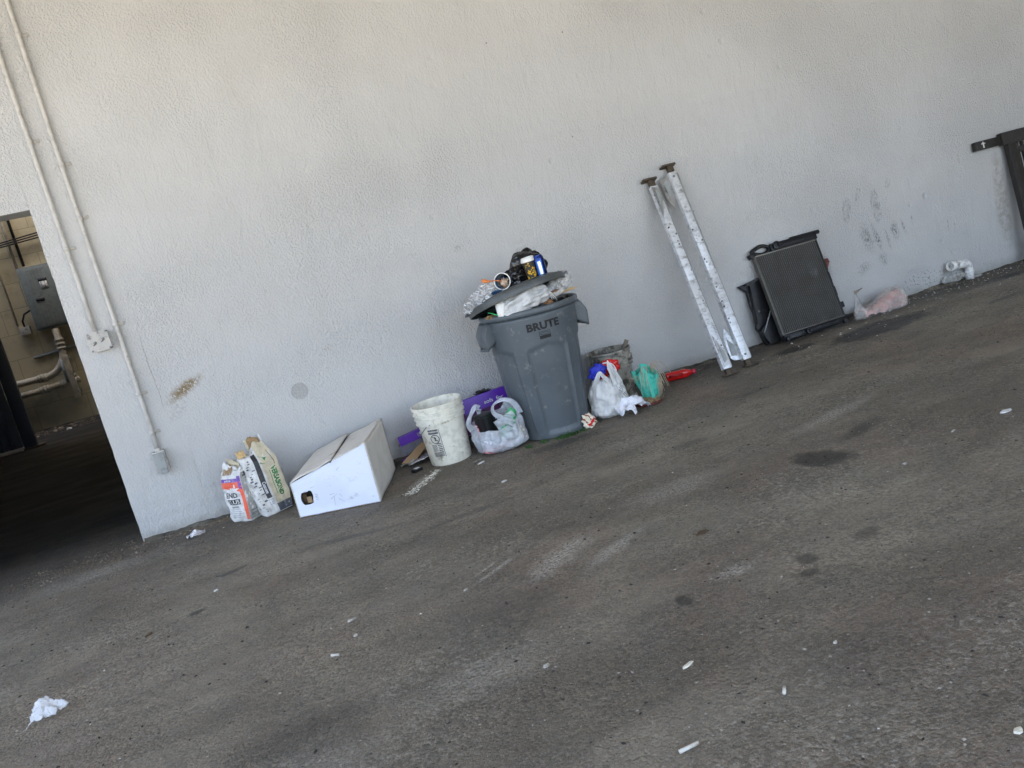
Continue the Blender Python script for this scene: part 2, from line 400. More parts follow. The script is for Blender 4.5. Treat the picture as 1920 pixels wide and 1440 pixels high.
M_conc = mat('pale_concrete', (.46, .42, .36), .85, col2=(.38, .35, .30), nsc=2, dirt=(.25, .23, .20), dsc=1.5, bsc=40)
M_ceil = mat('canopy_paint', (.36, .345, .32), .7, bsc=8)
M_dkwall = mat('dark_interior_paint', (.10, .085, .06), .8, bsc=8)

# ------------------------------------------------------------------ setting
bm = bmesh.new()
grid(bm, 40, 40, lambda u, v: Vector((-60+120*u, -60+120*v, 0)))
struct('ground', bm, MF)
bm = bmesh.new(); box(bm, 70, 26, .004, T(2, -21.0, .004)); struct('bounce_ground', bm, M_conc)  # pale sheet added behind the camera to bounce warm sunlight

# main wall with the doorway (x -2.15..-0.936, z 0..2.0)
bm = bmesh.new()
X0, X1, DX0, DX1, DZ, WH, WT = -9.0, 14.0, -2.35, -.936, 2.0, 4.4, .22
box(bm, X1-DX1, WT, WH+.35, T((X1+DX1)/2, WT/2, WH/2+.125))
box(bm, DX0-X0, WT, WH+.35, T((X0+DX0)/2, WT/2, WH/2+.125))
box(bm, DX1-DX0, WT, WH+.3-DZ, T((DX0+DX1)/2, WT/2, (WH+.3+DZ)/2))
bmesh.ops.remove_doubles(bm, verts=bm.verts, dist=1e-4)
for k in range(50): bmesh.ops.bisect_plane(bm, geom=bm.verts[:]+bm.edges[:]+bm.faces[:], plane_co=(0, 0, .02+k*.0401), plane_no=(0, 0, 1))
for v in bm.verts:
    if abs(v.co.x-DX1) < 1e-3 and abs(v.co.y) < 1e-3 and v.co.z < DZ-.01:
        v.co.x += .004*noise.noise(Vector((0, 3, v.co.z*6)))+.006*max(0, noise.noise(Vector((7, 3, v.co.z*16)))); v.co.y += .004*abs(noise.noise(Vector((2, 1, v.co.z*14))))
mw = obj('stucco_wall', bm, MW, smooth=False)
bv = mw.modifiers.new('b', 'BEVEL'); bv.width = .012; bv.segments = 3; bv.limit_method = 'ANGLE'
tag(mw, 'long white rough stucco wall with dark doorway opening at its left end', 'wall')

# canopy above and behind the camera (not in view: it shades the place)
bm = bmesh.new(); box(bm, 16.6, 7.9, .25, T(4.8, -3.95, 3.85+.125)); struct('canopy_ceiling', bm, M_ceil)
bm = bmesh.new(); box(bm, .25, 8.0, WH, T(13.0, -4.0, WH/2)); o = obj('light_block_wall', bm, MW, smooth=False); tag(o, 'added unseen white stucco wall on the right that blocks light', 'wall')  # added out of view so that the light comes from the left

bm = bmesh.new(); box(bm, 4.0, .25, WH, T(11.0, -7.9, WH/2)); o = obj('light_block_wall', bm, MW, smooth=False); tag(o, 'added unseen white stucco wall behind the camera on the right that blocks light', 'wall')  # added out of view to cut the light from the front right

# inner room behind the doorway
IY = 9.8
bm = bmesh.new(); box(bm, 9, .3, 8.2, T(-3.5, IY+.15, 3.9)); mb = obj('block_wall', bm, MB, smooth=False)
tag(mb, 'cream painted block wall at the back of the dark room through the doorway', 'wall')
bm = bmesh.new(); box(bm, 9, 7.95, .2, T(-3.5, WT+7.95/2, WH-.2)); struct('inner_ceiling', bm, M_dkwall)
bm = bmesh.new(); box(bm, 6.2, .2, 5.6, T(-1.0, 8.0, WH+2.7)); o = obj('added_bounce_wall', bm, M_conc, smooth=False); tag(o, 'added unseen pale wall above the dark room that bounces sunlight into it', 'wall')  # added out of view to bounce sunlight down onto the block wall
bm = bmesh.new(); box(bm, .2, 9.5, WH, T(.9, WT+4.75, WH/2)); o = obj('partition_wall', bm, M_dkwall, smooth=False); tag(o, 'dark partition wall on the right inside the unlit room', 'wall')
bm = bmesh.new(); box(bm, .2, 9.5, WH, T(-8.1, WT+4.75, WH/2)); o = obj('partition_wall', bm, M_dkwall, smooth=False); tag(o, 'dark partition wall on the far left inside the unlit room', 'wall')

# ------------------------------------------------------------------ materials of things
M_paint = mat('painted_conduit', (.52, .50, .46), .5, dirt=(.30, .28, .24), dsc=14, dlo=.58, dhi=.72, bsc=60, bst=.25)
M_boxp = mat('grimy_painted_steel', (.45, .435, .40), .5, dirt=(.14, .13, .11), dsc=30, dlo=.55, dhi=.66, bsc=70, bst=.3)
M_gybox = mat('grey_painted_steel', (.30, .315, .305), .45, dirt=(.16, .155, .14), dsc=14, dlo=.55, dhi=.75, bsc=60, bst=.15)
M_can = mat('grey_moulded_plastic', (.092, .108, .118), .40, col2=(.080, .095, .105), nsc=5, dirt=(.19, .19, .185), dsc=16, dlo=.57, dhi=.70, bsc=160, bst=.12, bd=.002, spec=.5)
M_lid = mat('grey_lid_plastic', (.075, .083, .082), .38, dirt=(.13, .125, .11), dsc=14, dlo=.55, dhi=.75, bsc=120, bst=.15)
M_blackink = mat('black_ink', (.008, .008, .009), .45)
M_black = mat('black_plastic', (.010, .010, .011), .42, dirt=(.045, .042, .038), dsc=22, dlo=.55, dhi=.75, bsc=60, bst=.3)
M_bbag = mat('black_bin_liner', (.008, .008, .009), .22, spec=.7, crease=7, cst=.8)
M_bag = mat('white_thin_plastic', (.86, .86, .84), .30, crease=11, cst=.45, sheer=.3, stretch=(1.5, 1.5, .35))
M_bag2 = mat('translucent_white_plastic', (.82, .85, .90), .22, crease=11, cst=.6, sheer=.35, alpha=.54, spec=.9, stretch=(.6, 1.5, 1.1))
M_clear = mat('clear_crinkled_plastic', (.80, .79, .76), .14, crease=10, cst=.9, alpha=.36, spec=.9)
M_paper = mat('white_paper', (.80, .80, .84), .6, crease=14, cst=.25)
M_cup = mat('white_paper_cup', (.82, .80, .74), .45)
M_teal = mat('teal_cloth', (.085, .52, .40), .75, col2=(.05, .40, .31), nsc=30, crease=13, cst=.5, bsc=220, bst=.3)
M_red = mat('red_plastic', (.62, .012, .010), .25, coat=.3)
M_redcap = mat('dark_pink_plastic', (.50, .03, .06), .35)
M_pail = mat('dirty_white_pail_plastic', (.76, .73, .62), .42, dirt=(.26, .22, .15), dsc=16, dlo=.55, dhi=.72, bsc=50, bst=.2)
M_pail2 = mat('filthy_pail_plastic', (.33, .31, .26), .55, dirt=(.09, .08, .06), dsc=14, dlo=.44, dhi=.6, bsc=40, bst=.5)
M_wire = mat('steel_wire', (.25, .25, .25), .4, metal=.8)
M_alu = mat('peeling_silver_rail', (.66, .67, .68), .36, metal=.25, dirt=(.30, .295, .285), dsc=17, dlo=.52, dhi=.66, bsc=50, bst=.4, stretch=(1, 1, 1.6))
M_alu2 = mat('bare_aluminium', (.50, .50, .49), .30, metal=.85, dirt=(.20, .19, .17), dsc=20, dlo=.5, dhi=.75)
M_foot = mat('rusty_steel', (.10, .075, .05), .6, metal=.4, dirt=(.03, .025, .02), dsc=40, bsc=60, bst=.5)
M_frame = mat('scratched_black_paint', (.022, .019, .016), .5, dirt=(.10, .09, .075), dsc=30, dlo=.58, dhi=.66, bsc=50, bst=.4, stretch=(3, 1, .4))
M_box = mat('white_coated_card', (.72, .755, .86), .45, col2=(.67, .70, .80), nsc=4, dirt=(.44, .44, .46), dsc=13, dlo=.56, dhi=.76, bsc=5, bst=.25, bd=.01, stretch=(1, 1, 1.6))
M_boxd = mat('dusty_white_card', (.68, .645, .58), .7, col2=(.60, .56, .49), nsc=5, dirt=(.26, .22, .17), dsc=12, dlo=.58, dhi=.74, bsc=30, bst=.2)
M_kraft = mat('brown_cardboard', (.36, .24, .13), .8, col2=(.30, .20, .11), nsc=8, bsc=40, bst=.2)
M_kraftd = mat('dark_brown_cardboard', (.10, .065, .035), .85)
M_purple = mat('purple_printed_card', (.115, .02, .42), .35, col2=(.10, .018, .36))
M_purpd = mat('plum_printed_card', (.13, .02, .13), .45)
M_greyc = mat('grey_printed_card', (.17, .165, .20), .5, dirt=(.10, .095, .11), dsc=18)
M_foil = mat('crumpled_foil', (.80, .81, .84), .22, metal=.85, crease=22, cst=.9)
M_blue = mat('blue_glove_rubber', (.03, .045, .50), .45, crease=18, cst=.4)
M_tan = mat('tan_paper', (.58, .51, .36), .75, dirt=(.42, .38, .30), dsc=14, crease=9, cst=.4)
M_sackw = mat('white_sack_paper', (.70, .69, .66), .6, dirt=(.33, .32, .30), dsc=15, dlo=.52, dhi=.70, crease=10, cst=.55)
M_sackg = mat('dusty_grey_sack_paper', (.40, .39, .36), .7, dirt=(.22, .21, .19), dsc=14, crease=10, cst=.5)
M_coral = mat('coral_ink', (.80, .13, .07), .5, dirt=(.75, .28, .20), dsc=18, dlo=.5, dhi=.75)
M_violet = mat('violet_ink', (.17, .08, .36), .5, dirt=(.30, .22, .45), dsc=20)
M_ink = mat('faded_black_ink', (.035, .033, .035), .55, dirt=(.10, .10, .10), dsc=40)
M_inkgreen = mat('green_ink', (.02, .17, .045), .5)
M_inkgrey = mat('grey_ink', (.09, .095, .11), .5)
M_inkpale = mat('pale_grey_ink', (.33, .34, .38), .5)
M_white = mat('white_ink', (.75, .75, .75), .5)
M_straw = mat('straw', (.36, .24, .12), .8, col2=(.24, .15, .07), nsc=40)
M_strand = mat('pale_string', (.50, .40, .28), .8)
M_green = mat('green_pack', (.05, .42, .14), .35, crease=14, cst=.4)
M_pink = mat('pink_pack', (.80, .28, .30), .45)
M_cream = mat('cream_pack', (.70, .62, .46), .5)
M_coffee = mat('dark_cup_print', (.035, .034, .030), .45)
M_yellow = mat('yellow_print', (.72, .42, .02), .45)
M_canblue = mat('blue_drink_can', (.02, .10, .42), .22, metal=.6)
M_candark = mat('navy_can_print', (.010, .03, .16), .22, metal=.6)
M_silver = mat('bright_can_metal', (.55, .65, .78), .2, metal=.8)
M_bluecup = mat('deep_blue_cup', (.008, .06, .14), .4)
M_icecream = mat('melted_icecream', (.40, .27, .17), .35, col2=(.62, .48, .36), nsc=28, crease=9, cst=.6)
M_orange = mat('orange_spoon', (.75, .22, .05), .3)
M_wood = mat('pale_wood', (.60, .42, .20), .6)
M_stick = mat('weathered_stick', (.20, .17, .13), .75, dirt=(.07, .06, .05), dsc=30)
M_moss = mat('moss', (.045, .11, .025), .8)
M_brown = mat('brown_food_scraps', (.22, .10, .04), .6, col2=(.42, .26, .14), nsc=30)
M_core = None
def core_material():
    m, N, P = newmat('radiator_fins')
    X = N.xyz()
    s = N.math('SINE', N.math('MULTIPLY', X[0], 2*pi/.0168))
    c = N.mix(N.ramp(s, -.2, .7), (.040, .039, .036), (.112, .109, .101))
    c = N.mix(N.ramp(N.noise(7, 5, .7), .45, .7, 0, .7), c, (.045, .04, .034))
    c = N.mix(N.ramp(N.noise(3.4, 4, .7, N.map(loc=(2, 0, 5))), .60, .80, 0, .35), c, (.30, .31, .31))
    N.put(P.inputs['Base Color'], c); P.inputs['Roughness'].default_value = .5; P.inputs['Metallic'].default_value = .4
    f = N.math('SINE', N.math('MULTIPLY', X[2], 2*pi/.004))
    N.put(P.inputs['Normal'], N.bump(N.math('ADD', s, N.math('MULTIPLY', f, .3)), .5, .003))
    return m
M_core = core_material()

# ================================================================== wall fittings
def conduit(x, z0, z1, label, clips):
    bm = bmesh.new()
    n = 14; pts = []
    for i in range(n+1):
        z = z0+(z1-z0)*i/n; pts.append((x+.0035*sin(z*2.1+x*9), -.019, z))
    tube(bm, pts, .0125, 14)
    t = obj('conduit', bm, M_paint); tag(t, label, 'conduit', 'painted conduits on the wall')
    for z in clips:
        bm = bmesh.new(); tube(bm, [(x, -.019, z-.012), (x, -.019, z+.012)], .0155, 14); box(bm, .055, .004, .02, T(x+.018, -.004, z))
        obj('strap', bm, M_paint, t)
    return t
conduit(-.70, .512, 4.35, 'longer white painted conduit running down to the lower grey switch box', (.62, .86, 1.28, 1.9, 2.2, 2.9))
conduit(-.818, 1.262, 4.35, 'shorter white painted conduit nearest the doorway, ending at the junction box', (1.75, 2.35))
t = thing('junction_box', 'square grimy white junction box beside the doorway at the end of the shorter conduit', 'junction box', (-.806, 0, 1.212))
bm = bmesh.new(); box(bm, .106, .045, .106, T(0, -.0235, 0), bev=.004); obj('box_body', bm, M_boxp, t, angle=40)
bm = bmesh.new()
pl = [(-.057,-.042),(-.042,-.057),(.042,-.057),(.057,-.042),(.057,.042),(.042,.057),(-.042,.057),(-.057,.042)]
prism(bm, pl, .004, T(0, -.0485, 0)); c0 = obj('cover_plate', bm, M_boxp, t, smooth=False)
for x, z in ((-.047,-.047),(.047,-.047),(.047,.047),(-.047,.047)):
    bm = bmesh.new(); lathe(bm, [(.0065,0),(.0065,.004),(.003,.006),(0.0005,.006)], 10, T(x, -.046, z, rx=pi/2)); obj('corner_screw', bm, M_wire, t)
for x, z in ((-.022,-.004),(.024,.008)):
    bm = bmesh.new(); lathe(bm, [(.008,0),(.008,.005),(.005,.008),(0.0005,.008)], 12, T(x, -.0505, z, rx=pi/2)); tube(bm, [(x-.012, -.052, z-.014), (x-.002, -.055, z-.008)], .003, 6); obj('cover_screw', bm, M_wire, t)
t = thing('switch_box', 'small grey weatherproof switch box low on the wall at the end of the longer conduit', 'switch box', (-.70, 0, .445))
bm = bmesh.new(); box(bm, .072, .04, .125, T(0, -.0205, 0), bev=.004); obj('box_body', bm, M_boxp, t, angle=40)
bm = bmesh.new(); prism(bm, [(-.026,-.045),(.026,-.045),(.030,.052),(-.030,.052)], .022, T(0, -.052, 0)); obj('cover', bm, M_gybox, t, smooth=False)
bm = bmesh.new(); box(bm, .036, .020, .030, T(.006, -.050, -.062), bev=.003); obj('outlet_lip', bm, M_gybox, t, angle=40)
bm = bmesh.new(); lathe(bm, [(.017,0),(.017,.014),(.013,.016)], 14, T(0, -.02, .0625)); obj('hub', bm, M_paint, t)

# elbow pipe low on the wall at the right
M_wpipe = mat('chipped_white_pipe_paint', (.80, .79, .76), .4, dirt=(.28, .26, .23), dsc=26, dlo=.52, dhi=.66, bsc=45, bst=.6)
t = thing('waste_pipe', 'white painted elbow pipe stub poking out low on the wall', 'pipe', (5.40, 0, 0))
bm = bmesh.new(); pts = [(.125, -.05, .0), (.13, -.05, .06)]
for i in range(9):
    a = pi/2*i/8; pts.append((.065+.065*cos(a), -.05-.01*i/8, .075+.065*sin(a)))
pts += [(.03, -.062, .143), (-.04, -.068, .148)]
tube(bm, pts, .031, 18, caps=False); solid(obj('elbow', bm, M_wpipe, t), .004)
bm = bmesh.new(); tube(bm, [(-.02, -.066, .146), (-.085, -.074, .151)], .035, 18, caps=False); solid(obj('socket', bm, M_wpipe, t), .006)
bm = bmesh.new(); tube(bm, [(.13, -.05, .05), (.129, -.05, .07)], .035, 18); obj('collar', bm, M_wpipe, t)
bm = bmesh.new(); crumple(bm, (5.38, -.03, .045), (.14, .012, .035), 5, .15, 5, 3, .0); o = obj('mortar_lump', bm, MW); tag(o, 'rough mortar lump smeared under the white elbow pipe', 'mortar')
bm = bmesh.new(); crumple(bm, (5.60, -.05, .008), (.06, .03, .014), 4, .25, 14, 5, .0); o = obj('mortar_lump', bm, MW); tag(o, 'small mortar lump on the floor right of the elbow pipe', 'mortar')

# ================================================================== black frame leaning on the wall
t = thing('steel_frame', 'black scratched steel frame leaning on the wall at the right edge', 'frame', (5.74, -.03, 0))
LR = T(rx=radians(-7), y=-.14)
def fr(x0, x1, z0, z1, th=.05, yo=0, nm='rail', m=M_frame):
    bm = bmesh.new(); box(bm, x1-x0, th, z1-z0, LR @ T((x0+x1)/2, yo, (z0+z1)/2), bev=.004); return obj(nm, bm, m, t, angle=40)
fr(.03, .30, .995, 1.065, .035, .012, 'rail_end'); fr(.30, 1.9, .985, 1.085, .05)
fr(.345, .45, .0, .985, .05, nm='stile'); fr(1.75, 1.86, .0, .985, .05, nm='stile'); fr(.452, 1.748, .10, .17, .04, nm='rail')
for k in range(9): fr(.50+k*.13, .525+k*.13, .172, .983, .022, nm='bar')
fr(.452, 1.748, .90, .95, .03, nm='rail')
bm = bmesh.new(); box(bm, .012, .003, .05, LR @ T(.11, -.009, 1.03)); box(bm, .04, .003, .01, LR @ T(.11, -.0095, 1.04)); obj('paint_mark', bm, M_sackw, t)

# ================================================================== inner room things (back wall at y = 9.8)
M_panel = mat('grey_green_enamel', (.27, .30, .29), .4, dirt=(.22, .24, .23), dsc=3)
t = thing('breaker_panel', 'tall grey steel breaker panel on the block wall seen through the doorway', 'electrical panel', (-2.55, IY, 2.08))
bm = bmesh.new(); box(bm, 1.2, .16, 1.02, T(0, -.081, 0), bev=.006); obj('cabinet', bm, M_panel, t, angle=40)
bm = bmesh.new(); box(bm, 1.12, .02, .94, T(0, -.172, 0), bev=.006)
for k in range(5): box(bm, .008, .006, .9, T(-.46+k*.05, -.184, 0))
obj('door', bm, M_panel, t, angle=40)
bm = bmesh.new(); box(bm, .11, .004, .13, T(-.28, -.1845, .18)); obj('paper_label', bm, M_sackw, t)
bm = bmesh.new(); box(bm, .13, .005, .05, T(-.28, -.1855, .27)); obj('warning_label', bm, M_ink, t)
bm = bmesh.new(); box(bm, .12, .008, .05, T(-.40, -.189, -.03)); obj('latch_plate', bm, M_ink, t)
t = thing('outlet_box', 'small grey outlet box on the block wall below left of the breaker panel', 'outlet box', (-3.33, IY, 1.62))
bm = bmesh.new(); box(bm, .15, .09, .13, T(0, -.046, 0), bev=.006); obj('box_body', bm, M_boxp, t, angle=40)
bm = bmesh.new(); tube(bm, [(0, -.04, .06), (0, -.05, .16), (.06, -.07, .26), (.17, -.09, .30)], .015, 8); obj('cable', bm, M_black, t)
def pipe(pts, r, label, coup=(), m=None):
    bm = bmesh.new(); tube(bm, pts, r, 14); o = obj('pipe', bm, m or M_paintT); tag(o, label, 'pipe', 'pipes on the block wall')
    for a, b in coup:
        bm = bmesh.new()
        a = Vector(a); b = Vector(b); n = 3
        for k in range(n):
            p = a.lerp(b, k/(n-1)); d = (b-a).normalized()*.02; tube(bm, [p-d, p+d], r*1.28, 14)
        obj('coupling', bm, m or M_paintT, o)
M_paintT = mat('tan_painted_pipe', (.50, .44, .34), .55, dirt=(.25, .21, .15), dsc=6)
Y1 = IY-.12
el = [(-2.90, Y1, 1.55), (-2.90, Y1, 1.25)]
for i in range(11):
    a = pi/2*i/10; el.append((-3.28+.38*cos(a), Y1, 1.22-.0-.40*sin(a)+.0))
el += [(-3.5, Y1, .82), (-4.5, Y1, .82)]
pipe(el, .055, 'thick tan pipe bending from the breaker panel down to the left', [((-2.90, Y1, 1.36), (-2.90, Y1, 1.22)), ((-3.36, Y1, .82), (-3.26, Y1, .82))])
pipe([(-4.5, Y1, .60), (-2.80, Y1, .66)], .055, 'thick tan horizontal pipe lowest on the block wall', [((-3.38, Y1, .64), (-3.28, Y1, .642)), ((-3.06, Y1, .65), (-2.98, Y1, .652))])
pipe([(-3.36, IY-.02, 1.17), (-.9, IY-.02, 1.28)], .018, 'thin dark horizontal line below the breaker panel', m=M_gybox)
pipe([(-3.05, IY-.03, 2.62), (-3.05, IY-.03, 4.2)], .022, 'thin dark vertical conduit rising from the breaker panel', m=M_black)
pipe([(-3.15, IY-.05, 2.60), (-3.15, IY-.05, 4.2)], .022, 'thin tan vertical conduit beside the dark one above the panel')
pipe([(-3.42, IY-.03, 1.72), (-3.42, IY-.03, 4.2)], .014, 'thin tan conduit rising from the small outlet box')
bm = bmesh.new()
for k in range(3): tube(bm, [(-5, IY-.1, 3.06-k*.05), (-3.4, IY-.12, 3.02-k*.03), (-2.5, IY-.1, 3.10-k*.04), (-1, IY-.1, 3.14)], .012, 6)
o = obj('cable_bundle', bm, M_black); tag(o, 'black cables strung across the block wall above the breaker panel', 'cables')
t = thing('wall_bracket', 'upright tan steel bracket bar standing off the block wall beside the pipes', 'bracket', (-2.87, IY, .75))
bm = bmesh.new(); box(bm, .09, .045, .72, T(0, -.30, 0), bev=.004); obj('upright', bm, M_paintT, t, angle=40)
for z in (.28, -.28, 0):
    bm = bmesh.new(); box(bm, .04, .28, .04, T(.0, -.14, z)); obj('arm', bm, M_gybox, t)
bm = bmesh.new(); prism(bm, [(-.10, .30), (-.06, .30), (-.06, -.10), (-.10, -.10)], .25, T(0, -.14, 0)); obj('side_plate', bm, M_gybox, t)
t = thing('folding_gate', 'dark steel gate with vertical slats standing inside the dark doorway', 'gate', (-3.11, 7.3, 0), rz=radians(4))
M_gate = mat('dark_blue_black_paint', (.030, .034, .050), .45, dirt=(.03, .028, .028), dsc=9)
bm = bmesh.new(); box(bm, .16, .10, 3.4, T(-.08, 0, 1.72), bev=.008); obj('post', bm, M_gate, t, angle=40)
for k in range(11):
    bm = bmesh.new(); box(bm, .05, .03, 3.3, T(-.30-.12*k, -.04, 1.70), bev=.004); obj('slat', bm, M_gate, t, angle=40)
bm = bmesh.new(); box(bm, 1.6, .03, 3.3, T(-.98, .03, 1.70)); obj('back_sheet', bm, M_gate, t, angle=40)
bm = bmesh.new(); box(bm, .26, .16, .03, T(-.04, 0, .016)); obj('foot_plate', bm, M_foot, t)
bm = bmesh.new(); crumple(bm, (-2.95, 8.55, .01), (.05, .04, .03), 2, .3, 9, 4, 0); o = obj('rubble_chip', bm, M_sackw, smooth=False); tag(o, 'pale rubble chip on the floor by the foot of the block wall', 'rubble')

# ================================================================== cement sacks
def sack(name, cx, cy, rz, W, Dp, Hh, lean, bulge, seed, topfn):
    """boxy sack: deform(u,v,face) over a rounded box; returns deform function P(x,y,z) for x,y,z in -1..1,-1..1,0..1"""
    def Pt(x, y, z, off=0):
        b = 1+bulge*sin(pi*min(max(z, 0), 1))
        pinch = 1.0
        if z > .82: pinch = 1-(z-.82)/.18*.55
        if z < .08: pinch = min(pinch, .86+.14*z/.08)
        X = x*W/2*b*(1-.1*(z > .9)); Y = y*Dp/2*b*pinch
        L = max(abs(x), abs(y))
        n = Vector((x, y, 0)); n = n.normalized() if n.length > 0 else n
        # rounded corners
        q = sqrt(x*x+y*y); k = 1-.16*max(0, q-1.0)
        X *= k; Y *= k
        p = Vector((X, Y, z*Hh))
        d = .010*noise.noise(Vector((x*2+seed, y*2, z*6)))+.006*abs(noise.noise(Vector((x*4+seed, y*4, z*13))))
        p += n*(d+off)
        p.x += .012*sin(z*5+seed)*z
        p.y += z*lean
        if z > .93: p.z += topfn(x, y)
        return p
    return Pt
def sack_mesh(Pt, m, ns=26, nz=40, seed=0):
    bm = bmesh.new(); ring = []
    per = []
    for k in range(4*ns):
        s = k/ns; f = s-int(s); f = f*2-1
        per.append([(f, -1), (1, f), (-f, 1), (-1, -f)][int(s)])
    rows = [[bm.verts.new(Pt(x, y, j/nz)) for x, y in per] for j in range(nz+1)]
    n = len(per)
    for a, b in zip(rows, rows[1:]):
        for i in range(n): bm.faces.new((a[i], a[(i+1) % n], b[(i+1) % n], b[i]))
    cap(bm, rows[0][::-1])
    return bm, rows
def facefn(Pt, face, Hh, W, Dp, off=.0016):
    """map 2d metres on a face (x across from its centre, z up) to the sack"""
    if face == 'front': return lambda x, z: Pt(x/(W/2), -1, z/Hh, off)
    if face == 'left': return lambda x, z: Pt(-1, -x/(Dp/2), z/Hh, off)
    if face == 'right': return lambda x, z: Pt(1, x/(Dp/2), z/Hh, off)

# smaller sack: camera sees front (white, coral) and right side (grey); front turned to the left
W1, D1, H1 = .155, .115, .33
t = thing('cement_sack', 'smaller torn grout sack with coral and violet print, leftmost against the wall', 'sack', (-.315, -.235, 0), rz=radians(-45), group='part used sacks against the wall')
tf = lambda x, y: .035*noise.noise(Vector((x*2.2, y*2.2, 3)))+.02*(-x)
P1 = sack('a', 0, 0, 0, W1, D1, H1, .03, .14, 1.0, tf)
bm, _ = sack_mesh(P1, M_sackw); solid(obj('paper_body', bm, M_sackw, t), .0012)
ff = facefn(P1, 'front', H1, W1, D1); fr_ = facefn(P1, 'right', H1, W1, D1)
def patch(nm, m, fn, x0, z0, x1, z1, nx=10, nz=12):
    bm = bmesh.new(); lay(bm, rect2d(x0, z0, x1, z1, nx, nz), fn); return obj(nm, bm, m, t, normals=False)
def words(nm, m, fn, s, size, x, z, bold=.03, rot=0, sx=1.0):
    V, Fs = text2d(s, size, bold, sx=sx); c, d = cos(rot), sin(rot)
    bm = bmesh.new(); lay(bm, ([(x+a*c-b*d, z+a*d+b*c) for a, b in V], Fs), fn); return obj(nm, bm, m, t, normals=False)
ff2 = facefn(P1, 'front', H1, W1, D1, .0026); fr2 = facefn(P1, 'right', H1, W1, D1, .0026); ff3 = facefn(P1, 'front', H1, W1, D1, .0036)
patch('side_print', M_sackg, fr_, -.056, .012, .056, .315)
patch('coral_band', M_coral, ff_ := facefn(P1, 'front', H1, W1, D1, .0018), -.076, .205, .074, .242)
bm = bmesh.new(); lay(bm, ([(-.072,.206),(.062,.206),(.062,.178),(.03,.19)], [(0,1,2,3)]), ff_); obj('coral_flash', bm, M_coral, t, normals=False)
patch('coral_edge', M_coral, facefn(P1, 'front', H1, W1, D1, .0022), .050, .012, .076, .206, 4, 20)
patch('violet_band', M_violet, ff2, -.074, .243, .05, .262); patch('violet_edge', M_violet, ff2, .05, .200, .074, .275, 4, 8)
words('lettering', M_ink, ff3, 'END', .040, -.016, .163, .02); 
bm = bmesh.new(); lay(bm, rect2d(-.052, .108, .030, .140, 8, 3), ff2); obj('word_panel', bm, M_ink, t, normals=False)
words('lettering', M_sackw, ff3, 'PLUS', .033, -.011, .124, .015)
words('small_print', M_inkgrey, ff3, 'grout', .018, -.01, .094, .02)
bm = bmesh.new()
for k in range(5): lay(bm, rect2d(-.05, .078-k*.012, .02+.01*(k % 3), .0805-k*.012, 6, 1), ff3)
obj('small_print', bm, M_inkpale, t, normals=False)
words('lettering', M_white, ff3, 'polymer', .014, -.015, .2525, .03)
patch('dark_side_panel', M_ink, fr2, -.01, .11, .035, .225); patch('dark_side_panel', M_ink, fr2, .03, .04, .045, .10, 3, 6)
words('side_lettering', M_sackg, facefn(P1, 'right', H1, W1, D1, .0034), 'GROUT', .022, .012, .17, .03, rot=-pi/2)
patch('barcode', M_ink, fr2, -.04, .265, -.015, .29, 4, 4)
bm = bmesh.new()
for k in range(5): lay(bm, rect2d(-.045, .06-k*.007, .0, .063-k*.007, 4, 1), fr2)
obj('small_print', bm, M_ink, t, normals=False)
def flap(nm, m, fn, seed=0, th=.001):
    bm = bmesh.new(); grid(bm, 12, 10, fn); o = obj(nm, bm, m, t); solid(o, th); return o
flap('torn_top', M_tan, lambda u, v: Vector((-.065+.10*u, .01+.02*v+.02*noise.noise(Vector((u*4, v*4, 1))), H1-.03+.075*v*(1-.5*u)+.015*noise.noise(Vector((u*7, v*5, 4))))))
flap('torn_top', M_sackw, lambda u, v: Vector((-.02+.08*u-.02*v, .03+.02*sin(v*3)+.015*noise.noise(Vector((u*5, v*4, 8))), H1-.05+.085*v*(1-.6*u)+.015*noise.noise(Vector((u*7, v*5, 14))))))
flap('torn_top', M_kraft, lambda u, v: Vector((-.07+.07*u, -.03+.03*v, H1-.045+.045*v+.02*noise.noise(Vector((u*4, v*4, 21))))))

# larger sack
W2, D2, H2 = .17, .13, .40
t = thing('cement_sack', 'larger white and tan mortar sack with green lettering, left of the white box', 'sack', (-.145, -.275, 0), rz=radians(20), group='part used sacks against the wall')
t.rotation_euler = (radians(-3), radians(-5), radians(14))
tf = lambda x, y: .045*noise.noise(Vector((x*1.6+5, y*2, 3)))+.03*x
P2 = sack('b', 0, 0, 0, W2, D2, H2, .075, .24, 4.0, tf)
bm, _ = sack_mesh(P2, M_sackw); solid(obj('paper_body', bm, M_sackw, t), .0012)
f1 = facefn(P2, 'front', H2, W2, D2, .0018); f2 = facefn(P2, 'front', H2, W2, D2, .003); f3 = facefn(P2, 'front', H2, W2, D2, .004)
patch('tan_panel', M_tan, f1, .004, .052, .086, .40, 8, 26)
patch('grey_panel', M_inkgrey, f1, .002, .004, .086, .052, 8, 4)
words('lettering', M_inkgrey, facefn(P2, 'front', H2, W2, D2, .0022), ' ', .01, 0, 0)
patch('black_stripe', M_ink, f1, -.030, .085, -.006, .385, 3, 26)
words('lettering', M_white, f2, 'Custom', .022, -.0175, .165, .03, rot=-pi/2)
words('lettering', M_inkgreen, f2, 'VERSABOND', .030, .046, .175, .05, rot=-pi/2)
bm = bmesh.new(); lay(bm, rect2d(.026, .105, .0285, .25, 1, 14), f2); obj('small_print', bm, M_inkgreen, t, normals=False)
bm = bmesh.new(); lay(bm, rect2d(.060, .27, .063, .36, 1, 14), f2); obj('small_print', bm, M_ink, t, normals=False)
